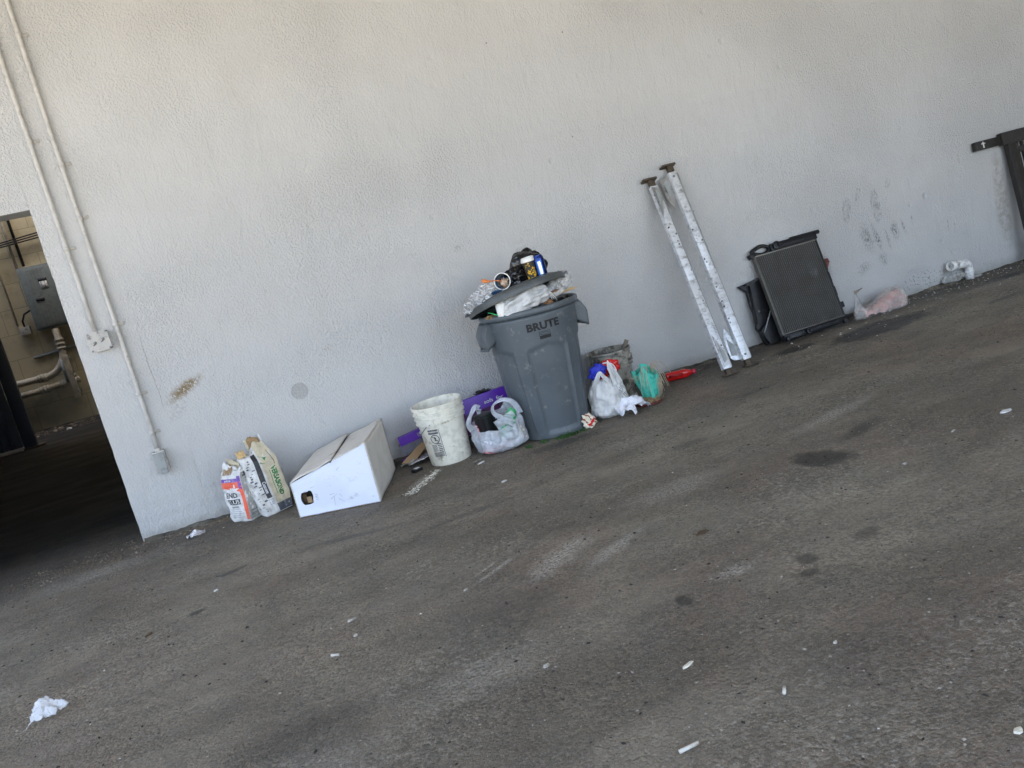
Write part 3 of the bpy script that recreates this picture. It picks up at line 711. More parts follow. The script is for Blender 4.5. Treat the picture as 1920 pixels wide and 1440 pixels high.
bm = bmesh.new(); lay(bm, ([(.0,.30),(.03,.29),(.025,.31),(.04,.325),(.02,.33),(.005,.345)], [(0,1,2,3,4,5)]), f2); obj('green_leaf_mark', bm, M_inkgreen, t, normals=False)
patch('barcode_panel', M_white, f2, -.034, .055, .0, .10, 4, 4)
bm = bmesh.new()
for k, wd in enumerate((.002,.001,.003,.001,.002,.002)): lay(bm, rect2d(-.030, .060+k*.006, -.005, .060+k*.006+wd, 3, 1), f3)
obj('barcode', bm, M_ink, t, normals=False)
words('lettering', M_inkpale, f2, '50 LB', .016, .045, .035, .03, rot=-pi/2); 
fl = facefn(P2, 'left', H2, W2, D2, .0022)
random.seed(3)
bm = bmesh.new()
for k in range(26):
    z = .04+.30*k/26; x = random.uniform(-.035, .03); lay(bm, rect2d(x, z, x+random.uniform(.008, .03), z+random.choice((.003, .005, .008)), 3, 1), fl)
for k in range(22):
    z = .03+.32*k/22; x = random.uniform(-.078, -.045); lay(bm, rect2d(x, z, x+random.uniform(.006, .016), z+random.choice((.003, .006, .009)), 2, 1), f2)
obj('printed_pattern', bm, M_inkgrey, t, normals=False)
flap('torn_top', M_tan, lambda u, v: Vector((-.01+.10*u, .05+.03*v+.02*noise.noise(Vector((u*4, v*4, 1))), H2-.05+.10*v*(1-.45*u)+.02*noise.noise(Vector((u*6, v*5, 4))))))
flap('torn_top', M_straw, lambda u, v: Vector((-.0+.07*u, .055+.01*v, H2-.01+.075*v*(1-.6*abs(u-.4))+.02*noise.noise(Vector((u*6, v*5, 9))))))
flap('torn_top', M_wood, lambda u, v: Vector((-.09+.05*u, .01+.03*v, H2-.03+.04*v+.01*noise.noise(Vector((u*4, v*4, 21))))))

# ================================================================== white wedge box
t = thing('cardboard_box', 'large white cardboard box with a sloping top and torn hand hole', 'box', (0, 0, 0))
A = Vector((-.028, -.618, 0)); B = Vector((.395, -.817, 0)); C_ = Vector((.598, -.209, 0)); D_ = Vector((.175, -.010, 0))
ZA, ZB, ZC, ZD = .207, .342, .336, .205
def up(p, z): return p+Vector((0, 0, z))
hx0, hx1, hz0, hz1 = .035, .105, .075, .135
bm = bmesh.new()      # front panel with the hand hole cut out
L = (B-A).length; ex = (B-A).normalized()
def fp(x, z): return A+ex*x+Vector((0, 0, z))
hole = []
for k in range(22):
    a = 2*pi*k/22; rr = 1+.18*noise.noise(Vector((cos(a)*1.5, sin(a)*1.5, 2)))
    hole.append((.068+.036*abs(cos(a))**.6*(1 if cos(a) > 0 else -1)*rr, .105+.036*abs(sin(a))**.7*(1 if sin(a) > 0 else -1)*rr+(.012 if cos(a) > .2 and sin(a) > .3 else 0)))
outer = [(L, (ZB+ZA)/2*.8), (L, ZB), (L*.75, ZA+(ZB-ZA)*.75), (L*.5, ZA+(ZB-ZA)*.5), (L*.25, ZA+(ZB-ZA)*.25), (0, ZA), (0, ZA*.5), (0, .004), (L*.25, .004), (L*.5, .004), (L*.75, .004), (L, .004)]
def ang(p): return atan2(p[1]-.105, p[0]-.068) % (2*pi)
oo = sorted(outer, key=ang); hv = [bm.verts.new(fp(*p)) for p in hole]; ov = [bm.verts.new(fp(*p)) for p in oo]
edges = [bm.edges.new((a, b)) for r_ in (hv, ov) for a, b in zip(r_, r_[1:]+r_[:1])]
bmesh.ops.triangle_fill(bm, use_beauty=True, edges=edges)
for f in list(bm.faces):
    c = f.calc_center_median()-A; q = (c.dot(ex), c.z)
    inside = False; n = len(hole)
    for i in range(n):
        (x1, y1), (x2, y2) = hole[i], hole[(i+1) % n]
        if (y1 > q[1]) != (y2 > q[1]) and q[0] < (x2-x1)*(q[1]-y1)/(y2-y1)+x1: inside = not inside
    if inside: bm.faces.remove(f)
solid(obj('front_panel', bm, [M_box], t, smooth=False), .004, -1)
def quadp(nm, m, a, b, c, d, wob=.0, nu=14, nv=14, seed=0, th=.004, off=0):
    bm = bmesh.new()
    nrm = (b-a).cross(d-a).normalized()
    grid(bm, nu, nv, lambda u, v: a.lerp(b, u).lerp(d.lerp(c, u), v)+nrm*(off+wob*noise.noise(Vector((u*2.3+seed, v*2.3, seed)))*sin(pi*min(1, u*1))**.5))
    o = obj(nm, bm, m, t, smooth=True); solid(o, th, 0); return o
quadp('side_panel', M_boxd, B+ex*.004+Vector((0,0,.004)), up(C_, .004), up(C_, ZC), up(B, ZB)+ex*.004, .010, seed=2)
quadp('side_panel', M_boxd, up(A, .004), up(D_, .004), up(D_, ZD), up(A, ZA), .005, seed=3, off=-.003)
quadp('back_panel', M_boxd, up(D_, .004), up(C_, .004), up(C_, ZC), up(D_, ZD), .003, seed=4)
quadp('bottom_panel', M_kraft, up(A, .006), up(B, .006), up(C_, .006), up(D_, .006), 0, seed=4)
# top: two flaps meeting at a torn seam that crosses from the front edge to the back
sf = .56; sb = .50
Af, Bf, Cf, Df = up(A, ZA+.004), up(B, ZB+.004), up(C_, ZC+.004), up(D_, ZD+.004)
F1, F2 = Af.lerp(Bf, sf), Df.lerp(Cf, sb)
quadp('top_flap', M_boxd, Af+Vector((-.004,-.006,0)), F1+Vector((0,-.006,.006)), F2+Vector((0,0,.016)), Df+Vector((0,0,.02)), .008, seed=6)
quadp('top_flap', M_boxd, F1+Vector((.004,-.006,.0)), Bf+Vector((.002,-.006,.0)), Cf, F2+Vector((.004,0,.004)), .006, seed=7)
quadp('brown_liner', M_kraftd, F1+Vector((-.01,.0,-.008)), F1+Vector((.02,.0,-.004)), F2+Vector((.02,0,-.003)), F2+Vector((-.02,0,-.006)), .003, seed=8)
# torn tongue hanging in the hand hole
bm = bmesh.new(); grid(bm, 4, 4, lambda u, v: fp(.062+.03*u, .072+.035*v)+Vector((.004, .02+.012*v, 0)))
solid(obj('torn_tongue', bm, M_kraft, t), .004)
bm = bmesh.new(); grid(bm, 4, 4, lambda u, v: fp(.036+.03*u, .070+.06*v)+Vector((.004, .035, 0)))
solid(obj('torn_tongue', bm, M_kraftd, t), .004)
bm = bmesh.new(); fpo = lambda x, z: fp(x, z)+Vector((-.35, -1, 0))*.0008
V, Fs = text2d('U53', .022, .0); lay(bm, ([(.125-b, .105+a) for a, b in V], Fs), fpo)
obj('lettering', bm, M_inkpale, t, normals=False)
for a in [((.20,.075),(.245,.10)),((.222,.088),(.215,.035)),((.255,.095),(.268,.072)),((.245,.07),(.275,.045)),((.2,.10),(.23,.104)),((.275,.23),(.30,.245)),((.10,.16),(.13,.165))]:
    (x1, z1), (x2, z2) = a; d = Vector((x2-x1, z2-z1)).normalized()*.0012
    q = [(x1-d.y, z1+d.x), (x1+d.y, z1-d.x), (x2+d.y*.4, z2-d.x*.4), (x2-d.y*.4, z2+d.x*.4)]
    bm = bmesh.new(); lay(bm, (q, [(0, 1, 2, 3)]), fpo); obj('scuff', bm, M_inkpale, t, normals=False)

# ================================================================== the big grey bin and what is in and on it
CX, CY, CROT = 1.60, -.50, radians(-5.9)
def Cw(x, y, z=0):            # bin-local to world
    return Vector((CX+x*cos(CROT)-y*sin(CROT), CY+x*sin(CROT)+y*cos(CROT), z))
t = thing('trash_can', 'tall grey round plastic trash can overflowing with rubbish against the wall', 'trash can', (CX, CY, 0), rz=CROT)
def can_r(th, z, r):
    """raised and recessed panels round the lower body; th measured from +X"""
    if .035 < z < .62:
        a = ((th+pi/2+radians(36)) % radians(72))-radians(36)      # 0 at the centre of a panel
        A_ = radians(26.5)
        edge = abs(a)/A_
        def ss(x, a0, b0):
            q = min(1, max(0, (x-a0)/(b0-a0))); return q*q*(3-2*q)
        inside = 1-ss(edge, .93, 1.03)
        topz = .585-.03*abs(a)/A_
        vert = 1-ss(z, topz-.012, topz+.004)
        rib = math.exp(-((edge-1.06)/.045)**2)*.0045*ss(z, .04, .09)*(1-ss(z, .56, .60))
        return r-.010*inside*vert+rib
    return r
zs = [0.0, .006, .02, .035]+[.05+.0135*k for k in range(43)]+[.64, .66, .68, .70, .72, .74, .76]
def prof_r(z): return .222+.062*(z/.76)**1.0+.004*sin(z*4)
bm = bmesh.new(); rows = lathe(bm, [(prof_r(z)-(.01 if z == 0 else 0), z) for z in zs], 220, rf=can_r)
cap(bm, rows[0][::-1]); solid(obj('can_body', bm, M_can, t, angle=50), .004, -1)
bm = bmesh.new(); lathe(bm, [(.283,.766),(.302,.764),(.3075,.768),(.309,.782),(.308,.794),(.302,.800),(.294,.8),(.288,.796),(.286,.782),(.284,.767)], 110); obj('can_rim', bm, M_can, t, angle=50)
for sgn in (-1, 1):
    bm = bmesh.new()
    def hp(a, r, z): return Vector((sgn*r*cos(a), r*sin(a), z))
    # outer grip plate, hanging from the rim and curving with it
    nA, nZ = 12, 10
    def plate(u, v):
        a = radians(-19+38*u); z = .765-.16*v; ex_ = .050*min(1, v*2.2)**.8
        notch = .030*(1-abs(2*u-1)**2.5)
        return hp(a, .303+ex_-.012*v, z+notch*(v > .95)+0)
    grid(bm, nA, nZ, plate)
    o = obj('handle', bm, M_can, t); solid(o, .006)
    for s2 in (-1, 1):
        bm = bmesh.new()
        grid(bm, 6, 10, lambda u, v: hp(radians(s2*19), .262+.04*0+(.303+.05*min(1, v*2.2)**.8-.012*v-.262)*u, .765-.005-(.155*v)*(.55+.45*u**.5)))
        o2 = obj('handle_web', bm, M_can, o); solid(o2, .006)
    bm = bmesh.new(); tube(bm, [hp(radians(-19), .338, .607), hp(0, .342, .602), hp(radians(19), .338, .607)], .008, 8); obj('grip_bar', bm, M_can, o)
def oncan(x, z, off=.0022):
    r = prof_r(z)+off; a = x/prof_r(z)-pi/2
    return Vector((r*cos(a), r*sin(a), z))
bm = bmesh.new(); V, Fs = text2d('BRUTE', .061, .042, spacing=1.02, sx=1.10)
lay(bm, ([(x, y+.688) for x, y in V], Fs), oncan); obj('lettering', bm, M_blackink, t, normals=False)
bm = bmesh.new()       # square emblem: a dark block with a paler lens shaped lid outline
def ring2d(cx, cy, a, b, th, n=28):
    V = []; Fs = []
    for i in range(n):
        q = 2*pi*i/n; V += [(cx+a*cos(q), cy+b*sin(q)), (cx+(a-th)*cos(q), cy+(b-th)*sin(q))]
    for i in range(n): j = (i+1) % n; Fs.append((2*i, 2*j, 2*j+1, 2*i+1))
    return V, Fs
for r_ in ((-.034,.612,.034,.632),(-.034,.632,-.0315,.655),(.0315,.632,.034,.655),(-.034,.653,.034,.6555)): lay(bm, rect2d(*r_, 8, 2), oncan)
lay(bm, ring2d(0, .642, .029, .0075, .003), oncan)
obj('emblem', bm, M_blackink, t, normals=False)
random.seed(11)

# lid, tipped over the heap
LM = thing('trash_can_lid', 'domed grey trash can lid tipped on top of the overflowing rubbish', 'lid', (1.548, -.50, .878), rz=CROT)
LM.rotation_euler = (radians(-11), radians(-8.5), CROT)
bm = bmesh.new()
rr = lathe(bm, [(.309,-.026),(.314,-.024),(.316,-.008),(.315,0.0),(.312,.012),(.300,.018),(.283,.016),(.272,.020),(.262,.030),(.20,.038),(.12,.043),(.05,.047),(.002,.047)], 110)
o = obj('lid_shell', bm, M_lid, LM, angle=40); solid(o, .005, -1)
for a in (0, pi):
    bm = bmesh.new(); box(bm, .035, .12, .012, T(.318*cos(a), 0, .004), bev=.004); obj('lid_tab', bm, M_lid, LM, angle=40)
def L(x, y, z): return LM.matrix_basis @ Vector((x, y, z)) if False else (T(1.548, -.50, .878) @ Matrix.Rotation(CROT, 4, 'Z') @ Matrix.Rotation(radians(-8.5), 4, 'Y') @ Matrix.Rotation(radians(-11), 4, 'X')) @ Vector((x, y, z))

# heap in the bin: dark liner and loose things
bm = bmesh.new()
grid(bm, 60, 60, lambda u, v: Vector((CX, CY, 0))+Vector(((u*2-1)*sqrt(max(0, 1-(v*2-1)**2/2)), (v*2-1)*sqrt(max(0, 1-(u*2-1)**2/2)), 0))*.276+Vector((0, 0, .775+.05*(1-min(1, ((u*2-1)**2+(v*2-1)**2)))+.035*fbm((u, v, 0), 6, 3))))
o = obj('bin_liner', bm, M_bbag); tag(o, 'black liner and dark rubbish filling the trash can to the rim', 'rubbish')
def crump(name, c, rad, m, label, cat, sub=4, amp=.25, sc=9, seed=0, floor=None, rot=None, smooth=True, grp=None, angle=30):
    bm = bmesh.new(); crumple(bm, (0, 0, 0), rad, sub, amp, sc, seed, None if floor is None else floor-c[2], rot=rot)
    o = obj(name, bm, m, smooth=smooth, angle=angle, loc=c); tag(o, label, cat, grp); return o
def R3(rx, ry, rz): return T(rx=rx, ry=ry, rz=rz).to_3x3()
# white bag stuffed under the lid: long pillow with folds running along it
def pillow(name, c, rad, rot, m, label, cat, seed=0, fold=.012, nfold=9, tip=1.0):
    bm = bmesh.new()
    def fn(u, v):
        th = 2*pi*v; x = cos(pi*u)*-1
        r = sin(pi*u)**.55*(1-.25*tip*max(0, x))
        f = fold*(sin(nfold*th+3*x+seed)+.6*sin(nfold*1.7*th-5*x+seed*2))*(.3+.7*abs(x))+.02*noise.noise(Vector((x*3, cos(th)*2, sin(th)*2+seed)))
        return rot @ Vector((x*rad[0], (rad[1]*r+f)*cos(th)*(1 if r > .01 else 0), (rad[2]*r+f)*sin(th)*(1 if r > .01 else 0)))
    grid(bm, 48, 72, fn); bmesh.ops.remove_doubles(bm, verts=bm.verts, dist=2e-4)
    o = obj(name, bm, m, loc=c); tag(o, label, cat); return o
pillow('plastic_bag', (1.530, -.665, .842), (.155, .10, .078), R3(radians(-12), radians(-12), CROT), M_bag, 'stuffed white plastic bag bulging out between bin rim and lid', 'plastic bag', 2)
bm = bmesh.new()
for k in range(3): grid(bm, 8, 4, lambda u, v: Vector((1.645+.045*u+.008*k, -.70-.012*k+.01*sin(u*5), .885-.075*u+.012*v*(1+.4*sin(u*9+k)))))
o = obj('bag_tie', bm, M_bag); solid(o, .001); tag(o, 'twisted white tail of the stuffed bag hanging at the bin rim', 'bag tail')
def cup(t, r0_, r1_, h, m, lip=None, lipm=None, inner=None):
    bm = bmesh.new(); rows = lathe(bm, [(r0_*.9,.002),(r0_,0),(r1_, h)], 32); cap(bm, rows[0][::-1]); solid(obj('cup_body', bm, m, t, angle=40), .001, -1)
    bm = bmesh.new(); pts = [Vector((r1_*cos(2*pi*i/32), r1_*sin(2*pi*i/32), h)) for i in range(33)]; tube(bm, pts, lip or .0025, 8); obj('cup_lip', bm, lipm or M_cup, t)
t = thing('paper_cup', 'small white crushed paper cup standing at the left rim of the bin', 'cup', (1.372, -.685, .795), rx=radians(5), ry=radians(4))
cup(t, .024, .033, .075, M_cup)
bm = bmesh.new(); crumple(bm, (0, 0, .07), (.030, .030, .022), 4, .5, 13, 6); obj('crumpled_top', bm, M_cup, t)
crump('crumpled_plastic', (1.838, -.545, .893), (.068, .060, .066), M_clear, 'wad of clear crinkled plastic wrap at right end under the lid', 'plastic wrap', 5, .17, 6, 4)
crump('crumpled_plastic', (1.818, -.53, .900), (.045, .045, .048), M_bag, 'white paper wadded inside the clear wrap at right end of the bin', 'paper', 5, .2, 6, 8)
crump('plastic_cup', (1.755, -.60, .885), (.035, .035, .040), M_clear, 'clear crushed plastic cup between the lid and the clear wrap', 'plastic cup', 4, .15, 5, 14)
crump('crumpled_plastic', (1.705, -.655, .868), (.035, .04, .035), M_clear, 'greyish clear plastic wad right of the stuffed white bag', 'plastic wrap', 4, .15, 6, 24)
t = thing('food_container', 'clear clamshell with brown food remains at the bin rim', 'food container', (1.728, -.70, .828), rz=radians(20))
bm = bmesh.new(); rows = lathe(bm, [(.03, 0), (.052, .01), (.056, .036)], 6, m=T(ry=radians(-14))); cap(bm, rows[0]); solid(obj('container_shell', bm, M_clear, t, smooth=False), .001)
bm = bmesh.new(); crumple(bm, (-.01, 0, .02), (.038, .03, .018), 4, .4, 12, 5); obj('food_remains', bm, M_brown, t)
crump('food_scraps', (1.655, -.735, .805), (.035, .02, .020), M_brown, 'brown food scraps lying on the front rim of the bin', 'food scraps', 4, .6, 16, 9)
t = thing('wooden_fork', 'pale flat wooden cutlery lying across the right rim of the bin', 'wooden cutlery', (1.805, -.655, .838), rz=radians(10), ry=radians(-2))
bm = bmesh.new(); prism(bm, [(-.075, -.006), (.02, -.007), (.04, -.011), (.062, -.010), (.066, -.005), (.045, -.001), (.066, .004), (.06, .010), (.04, .010), (.02, .006), (-.075, .005)], .003, T(rx=radians(-55))); obj('handle', bm, M_wood, t, smooth=False)
bm = bmesh.new(); tube(bm, [(-.03, .01, -.012), (.095, -.002, .002)], .0022, 6); obj('skewer', bm, M_wood, t)
crump('kraft_wrapper', (1.32, -.615, .800), (.04, .03, .012), M_straw, 'olive brown wrapper squashed on the left rim of the bin', 'wrapper', 4, .5, 12, 15)
bm = bmesh.new(); tube(bm, [(1.31, -.63, .83), (1.335, -.66, .815), (1.35, -.69, .803)], .004, 8); o = obj('plastic_straw', bm, M_green); tag(o, 'green plastic strip poking out beside the small white cup', 'straw')

# on the lid
def crump_on(name, lx, ly, lz, rad, m, label, cat, **k):
    p = L(lx, ly, lz); return crump(name, p, rad, m, label, cat, **k)
crump_on('black_plastic_bag', .135, .02, .125, (.135, .09, .125), M_bbag, 'shiny black crumpled plastic bag on top of the lid', 'plastic bag', sub=5, amp=.14, sc=6, seed=2)
crump_on('black_plastic_bag', .035, -.03, .085, (.085, .06, .080), M_bbag, 'smaller black bag lump left of the takeaway cup on the lid', 'plastic bag', sub=5, amp=.16, sc=6, seed=31)
p = L(.105, -.135, .030)
t = thing('coffee_cup', 'dark takeaway coffee cup with yellow floral print and white lid', 'coffee cup', p, rx=radians(3), ry=radians(-4), rz=radians(-16))
def cupr(z): return .027+.012*z/.118
bm = bmesh.new(); rows = lathe(bm, [(.025, 0), (.027, .001), (.0395, .118)], 40); cap(bm, rows[0][::-1]); obj('cup_body', bm, M_coffee, t, angle=40)
bm = bmesh.new(); rows = lathe(bm, [(.0405, .112), (.043, .114), (.043, .122), (.040, .126), (.038, .136), (.034, .138), (.033, .133), (.002, .133)], 40); obj('cup_lid', bm, M_cup, t, angle=40)
bm = bmesh.new(); random.seed(5)
def oncup(x, z): r = cupr(z)+.0007; a = x/r-pi/2; return Vector((r*cos(a), r*sin(a), z))
for k in range(46):
    z = random.uniform(.012, .105); x = random.uniform(-.035, .03)
    if x > .0 and z > .075: continue
    n = 6; a0 = random.uniform(0, 6); V = [(x, z)]; s = random.uniform(.004, .0085)
    V += [(x+s*cos(a0+2*pi*i/n)*(1 if i % 2 else .5), z+s*sin(a0+2*pi*i/n)*(1 if i % 2 else .5)) for i in range(n)]
    lay(bm, (V, [(0, 1+i, 1+(i+1) % n) for i in range(n)]), oncup)
o = obj('floral_print', bm, M_yellow, t, normals=False); o['kind'] = 'stuff'
p = L(.162, -.150, .028)
t = thing('drink_can', 'tall blue aluminium drink can beside the coffee cup on the lid', 'drink can', p, rx=radians(2), ry=radians(-3), rz=radians(-16))
bm = bmesh.new(); rows = lathe(bm, [(.024, 0), (.031, .006), (.033, .010), (.033, .108), (.0325, .112), (.027, .121), (.027, .124), (.0245, .124), (.0235, .119), (.001, .119)], 40); cap(bm, rows[0][::-1]); obj('can_body', bm, M_candark, t, angle=40)
bm = bmesh.new(); lay(bm, rect2d(-.026, .012, .012, .098, 12, 2), lambda x, z: Vector((.0334*cos(x/.0334-pi/2), .0334*sin(x/.0334-pi/2), z))); obj('blue_label', bm, M_canblue, t, normals=False)
bm = bmesh.new(); lay(bm, rect2d(-.012, .012, .006, .090, 8, 2), lambda x, z: Vector((.0337*cos(x/.0334-pi/2), .0337*sin(x/.0334-pi/2), z))); obj('silver_label', bm, M_silver, t, normals=False)
# ice cream cup on its side, mouth towards the camera and left
p = L(-.070, -.125, .095)
t = thing('icecream_cup', 'deep blue ice cream tub lying on its side with melted ice cream', 'ice cream cup', p)
ax = Vector((-.50, -.80, .06)).normalized(); t.rotation_euler = ax.to_track_quat('Z', 'Y').to_euler()
bm = bmesh.new(); rows = lathe(bm, [(.034, -.085), (.036, -.086), (.0485, 0)], 40); cap(bm, rows[0][::-1]); solid(obj('tub_body', bm, M_bluecup, t, angle=40), .0015, -1)
bm = bmesh.new(); tube(bm, [(.0485*cos(2*pi*i/40), .0485*sin(2*pi*i/40), 0) for i in range(41)], .0035, 8); obj('rim', bm, M_cup, t)
bm = bmesh.new(); lathe(bm, [(.0476, 0), (.036, -.075)], 40); obj('tub_lining', bm, mat('tub_lining_paper', (.42, .38, .34), .5), t)
bm = bmesh.new(); crumple(bm, (.006, -.010, -.022), (.032, .036, .022), 4, .35, 10, 3); obj('icecream', bm, M_icecream, t)
bm = bmesh.new(); lathe(bm, [(.0425, -.045), (.0415, -.052)], 40); obj('pale_band', bm, M_silver, t)
q = p+ax*.012
bm = bmesh.new()
a_ = q; b_ = q+Vector((-.12, -.01, .035))
tube(bm, [a_.lerp(b_, k/6)+Vector((0, 0, .004*sin(k))) for k in range(7)], [.003, .003, .003, .0035, .006, .012, .009], 10); o = obj('spoon', bm, M_orange); tag(o, 'translucent orange plastic spoon sticking out of the ice cream tub', 'spoon')
crump_on('torn_wrapper', -.135, -.16, .045, (.042, .02, .014), M_bluecup, 'torn dark blue wrapper under the ice cream tub', 'wrapper', sub=4, amp=.4, sc=10, seed=4)
crump_on('crumpled_plastic', -.145, -.05, .085, (.07, .05, .055), M_clear, 'greyish clear wrap behind the orange spoon on the lid', 'plastic wrap', sub=5, amp=.18, sc=6, seed=44)
# shredded foil spilling over the left edge
random.seed(21)
bm = bmesh.new()
base = [L(-.20, -.10, .09), L(-.235, -.11, .05), L(-.25, -.11, .045), L(-.28, -.10, .035), L(-.225, -.06, .07), L(-.20, -.14, .05)]
for k in range(170):
    c = random.choice(base)+Vector((random.gauss(0, .022), random.gauss(0, .02), random.gauss(0, .017)))
    d = Vector((random.gauss(0, 1), random.gauss(0, 1), random.gauss(0, 1))).normalized(); wv = d.orthogonal().normalized()*random.uniform(.0025, .006)
    pts = [c+d*s*.018+Vector((random.gauss(0, .003), random.gauss(0, .003), random.gauss(0, .003))) for s in (-1, -.4, .3, 1)]
    ribbon(bm, pts, wv)
for k in range(16):
    c = L(-.315-.012*random.random(), -.10, .012)+Vector((random.gauss(0, .02), random.gauss(0, .012), random.gauss(0, .006)))
    d = Vector((random.gauss(0, 1), random.gauss(0, 1), random.gauss(0, .6))).normalized(); ribbon(bm, [c-d*.01, c, c+d*.01+Vector((0, 0, .003))], d.orthogonal().normalized()*.004)
o = obj('shredded_foil', bm, mat('shredded_foil_paper', (.82, .83, .84), .35, metal=.25), smooth=False); tag(o, 'shredded silver and white foil spilling over the left edge of the lid', 'foil', kind='stuff')

# moss at the foot of the bin
random.seed(4); bm = bmesh.new()
for cx, cy, rx, n in ((1.565, -.745, .05, 420), (1.43, -.70, .02, 60), (1.68, -.74, .03, 40), (1.33, -.72, .02, 60)):
    for k in range(n):
        x = random.gauss(cx, rx*.6); y = random.gauss(cy, .014); h = random.uniform(.006, .022); a = random.uniform(0, 6.3); dx, dy = cos(a)*.003, sin(a)*.003
        l = Vector((random.gauss(0, .008), random.gauss(0, .008), h))
        v = [bm.verts.new((x-dx, y-dy, .002)), bm.verts.new((x+dx, y+dy, .002)), bm.verts.new(Vector((x, y, .002))+l)]; bm.faces.new(v)
o = obj('moss', bm, M_moss, smooth=False); tag(o, 'green moss and tiny weeds at the foot of the grey trash can', 'moss', kind='stuff')

# ================================================================== white pail and things behind it
t = thing('plastic_pail', 'dirty white five gallon pail standing open beside the white shopping bag', 'pail', (.925, -.395, 0))
t.rotation_euler = (radians(1), radians(-1), 0)
def pr(z): return .128+.020*z/.37
prof = [(.118, 0), (.126, .003), (.1285, .012)]+[(pr(z), z) for z in (.06, .12, .18, .24, .262)]
prof += [(.153, .263), (.154, .270), (.1445, .275), (.1445, .292), (.157, .294), (.157, .302), (.1455, .306), (.146, .322), (.159, .324), (.159, .332), (.147, .336), (.148, .350), (.158, .354), (.160, .372), (.154, .376), (.1465, .372), (.145, .35), (.140, .26), (.122, .012), (.002, .010)]
bm = bmesh.new(); rows = lathe(bm, prof, 96); cap(bm, rows[0][::-1]); obj('pail_body', bm, M_pail, t, angle=38)
def onpail(x, z, off=.0010): r = pr(z)+off; a = x/r-pi/2+radians(-38); return Vector((r*cos(a), r*sin(a), z))
# the camera faces the pail from direction (-.2,-.98)
def lug(ang):
    bm = bmesh.new(); box(bm, .05, .012, .045, T(0, 0, 0), bev=.003)
    o = obj('handle_lug', bm, M_pail, t, angle=40); o.location = (.150*cos(ang), .150*sin(ang), .272); o.rotation_euler = (0, 0, ang+pi/2); return o
lug(radians(-128)); lug(radians(52))
bm = bmesh.new(); pts = []
a1 = Vector((.158*cos(radians(-128)), .158*sin(radians(-128)), .275)); a2 = Vector((.158*cos(radians(52)), .158*sin(radians(52)), .275))
for k in range(25):
    q = k/24; pp = a1.lerp(a2, q); dn = sin(pi*q); side = Vector((cos(radians(-218)), sin(radians(-218)), 0))
    pts.append(pp+side*.165*dn**.8+Vector((0, 0, -.115*dn)))
tube(bm, pts, .0022, 6); obj('wire_handle', bm, M_wire, t)
random.seed(9)
bm = bmesh.new()
wl = -.000
for (x0, z0, x1, z1) in ((-.026,.085,.026,.088),(-.026,.238,.026,.241),(-.026,.085,-.023,.24),(.023,.085,.026,.24),(-.023,.205,.023,.232)): pass
lay(bm, rect2d(-.038,.210,.030,.238,6,2), onpail)
lay(bm, ring2d(-.002,.178,.030,.029,.005), onpail)
lay(bm, ([(-.022,.196),(-.018,.199),(.018,.164),(.014,.161)], [(0,1,2,3)]), onpail)
lay(bm, ([(-.008,.190),(.0,.194),(.006,.185),(.004,.170),(.010,.166),(-.006,.166),(-.004,.176)], [(0,1,2,3,4,5,6)]), onpail)
for k in range(7): lay(bm, rect2d(-.036,.140-k*.0065,-.001,.1435-k*.0065,3,1), onpail)
for k in range(6): lay(bm, rect2d(.004,.145-k*.011,.030,.1505-k*.011,3,1), onpail)
for k in range(5): lay(bm, rect2d(-.036,.090-k*.006,.030,.0935-k*.006,4,1), onpail)
lay(bm, rect2d(.034,.060,.037,.238,1,6), onpail)
o = obj('warning_print', bm, M_inkgrey, t, normals=False)
bm = bmesh.new(); V, Fs = text2d('WARNING', .014, .03); lay(bm, ([(x-.003, y+.2245) for x, y in V], Fs), lambda x, z: onpail(x, z, .0016)); obj('lettering', bm, M_pail, t, normals=False)

# purple carton on the left, behind the pail
t = thing('purple_carton', 'torn purple carton lying between the white box and the pail', 'carton', (.665, -.085, 0), rz=radians(-8))
def bx(nm, m, sx, sy, sz, x, y, z, rx=0, ry=0, rz=0, bev=.0015):
    bm = bmesh.new(); box(bm, sx, sy, sz, T(x, y, z, rx, ry, rz), bev=bev); return obj(nm, bm, m, t, smooth=False)
bx('purple_lid', M_purple, .20, .05, .056, .115, -.005, .150, ry=radians(-9))
bx('grey_side', M_greyc, .20, .040, .075, .11, .0, .090, ry=radians(-9))
bx('purple_strip', M_purple, .23, .012, .016, .115, -.03, .050, ry=radians(-19))
bm = bmesh.new(); 
def pc(x, z): c, s = cos(radians(-9)), sin(radians(-9)); return Vector((.115+x*c+z*s, -.0312, .150-x*s+z*c))
lay(bm, ([(.055+.014*cos(2*pi*k/24), .004+.014*sin(2*pi*k/24)) for k in range(24)], [tuple(range(24))]), pc); obj('round_mark', bm, M_white, t, normals=False)
bm = bmesh.new(); V, Fs = text2d('S', .022, .04); 
lay(bm, ([(.055+x, .004+y) for x, y in V], Fs), lambda x, z: pc(x, z)+Vector((0, -.0006, 0))); obj('round_mark_letter', bm, M_purple, t, normals=False)
bm = bmesh.new()
for k in range(3): lay(bm, rect2d(.026+k*.005, -.014, .029+k*.005, .012), pc)
obj('small_print', bm, M_inkpale, t, normals=False)
t = thing('cardboard_scrap', 'torn brown cardboard sheet lying under the purple carton', 'cardboard', (.74, -.19, 0))
bm = bmesh.new(); prism(bm, [(-.10,-.02),(-.06,.0),(-.02,.02),(.05,.055),(.11,.07),(.12,.04),(.05,.0),(.0,-.03),(-.05,-.035)], .004, T(0, 0, .045, rx=radians(-40), ry=radians(-6))); obj('sheet', bm, M_kraft, t, smooth=False)
bm = bmesh.new(); grid(bm, 10, 6, lambda u, v: Vector((-.06+.20*u, -.06+.09*v, .012+.03*u+.01*noise.noise(Vector((u*5, v*3, 2))))))
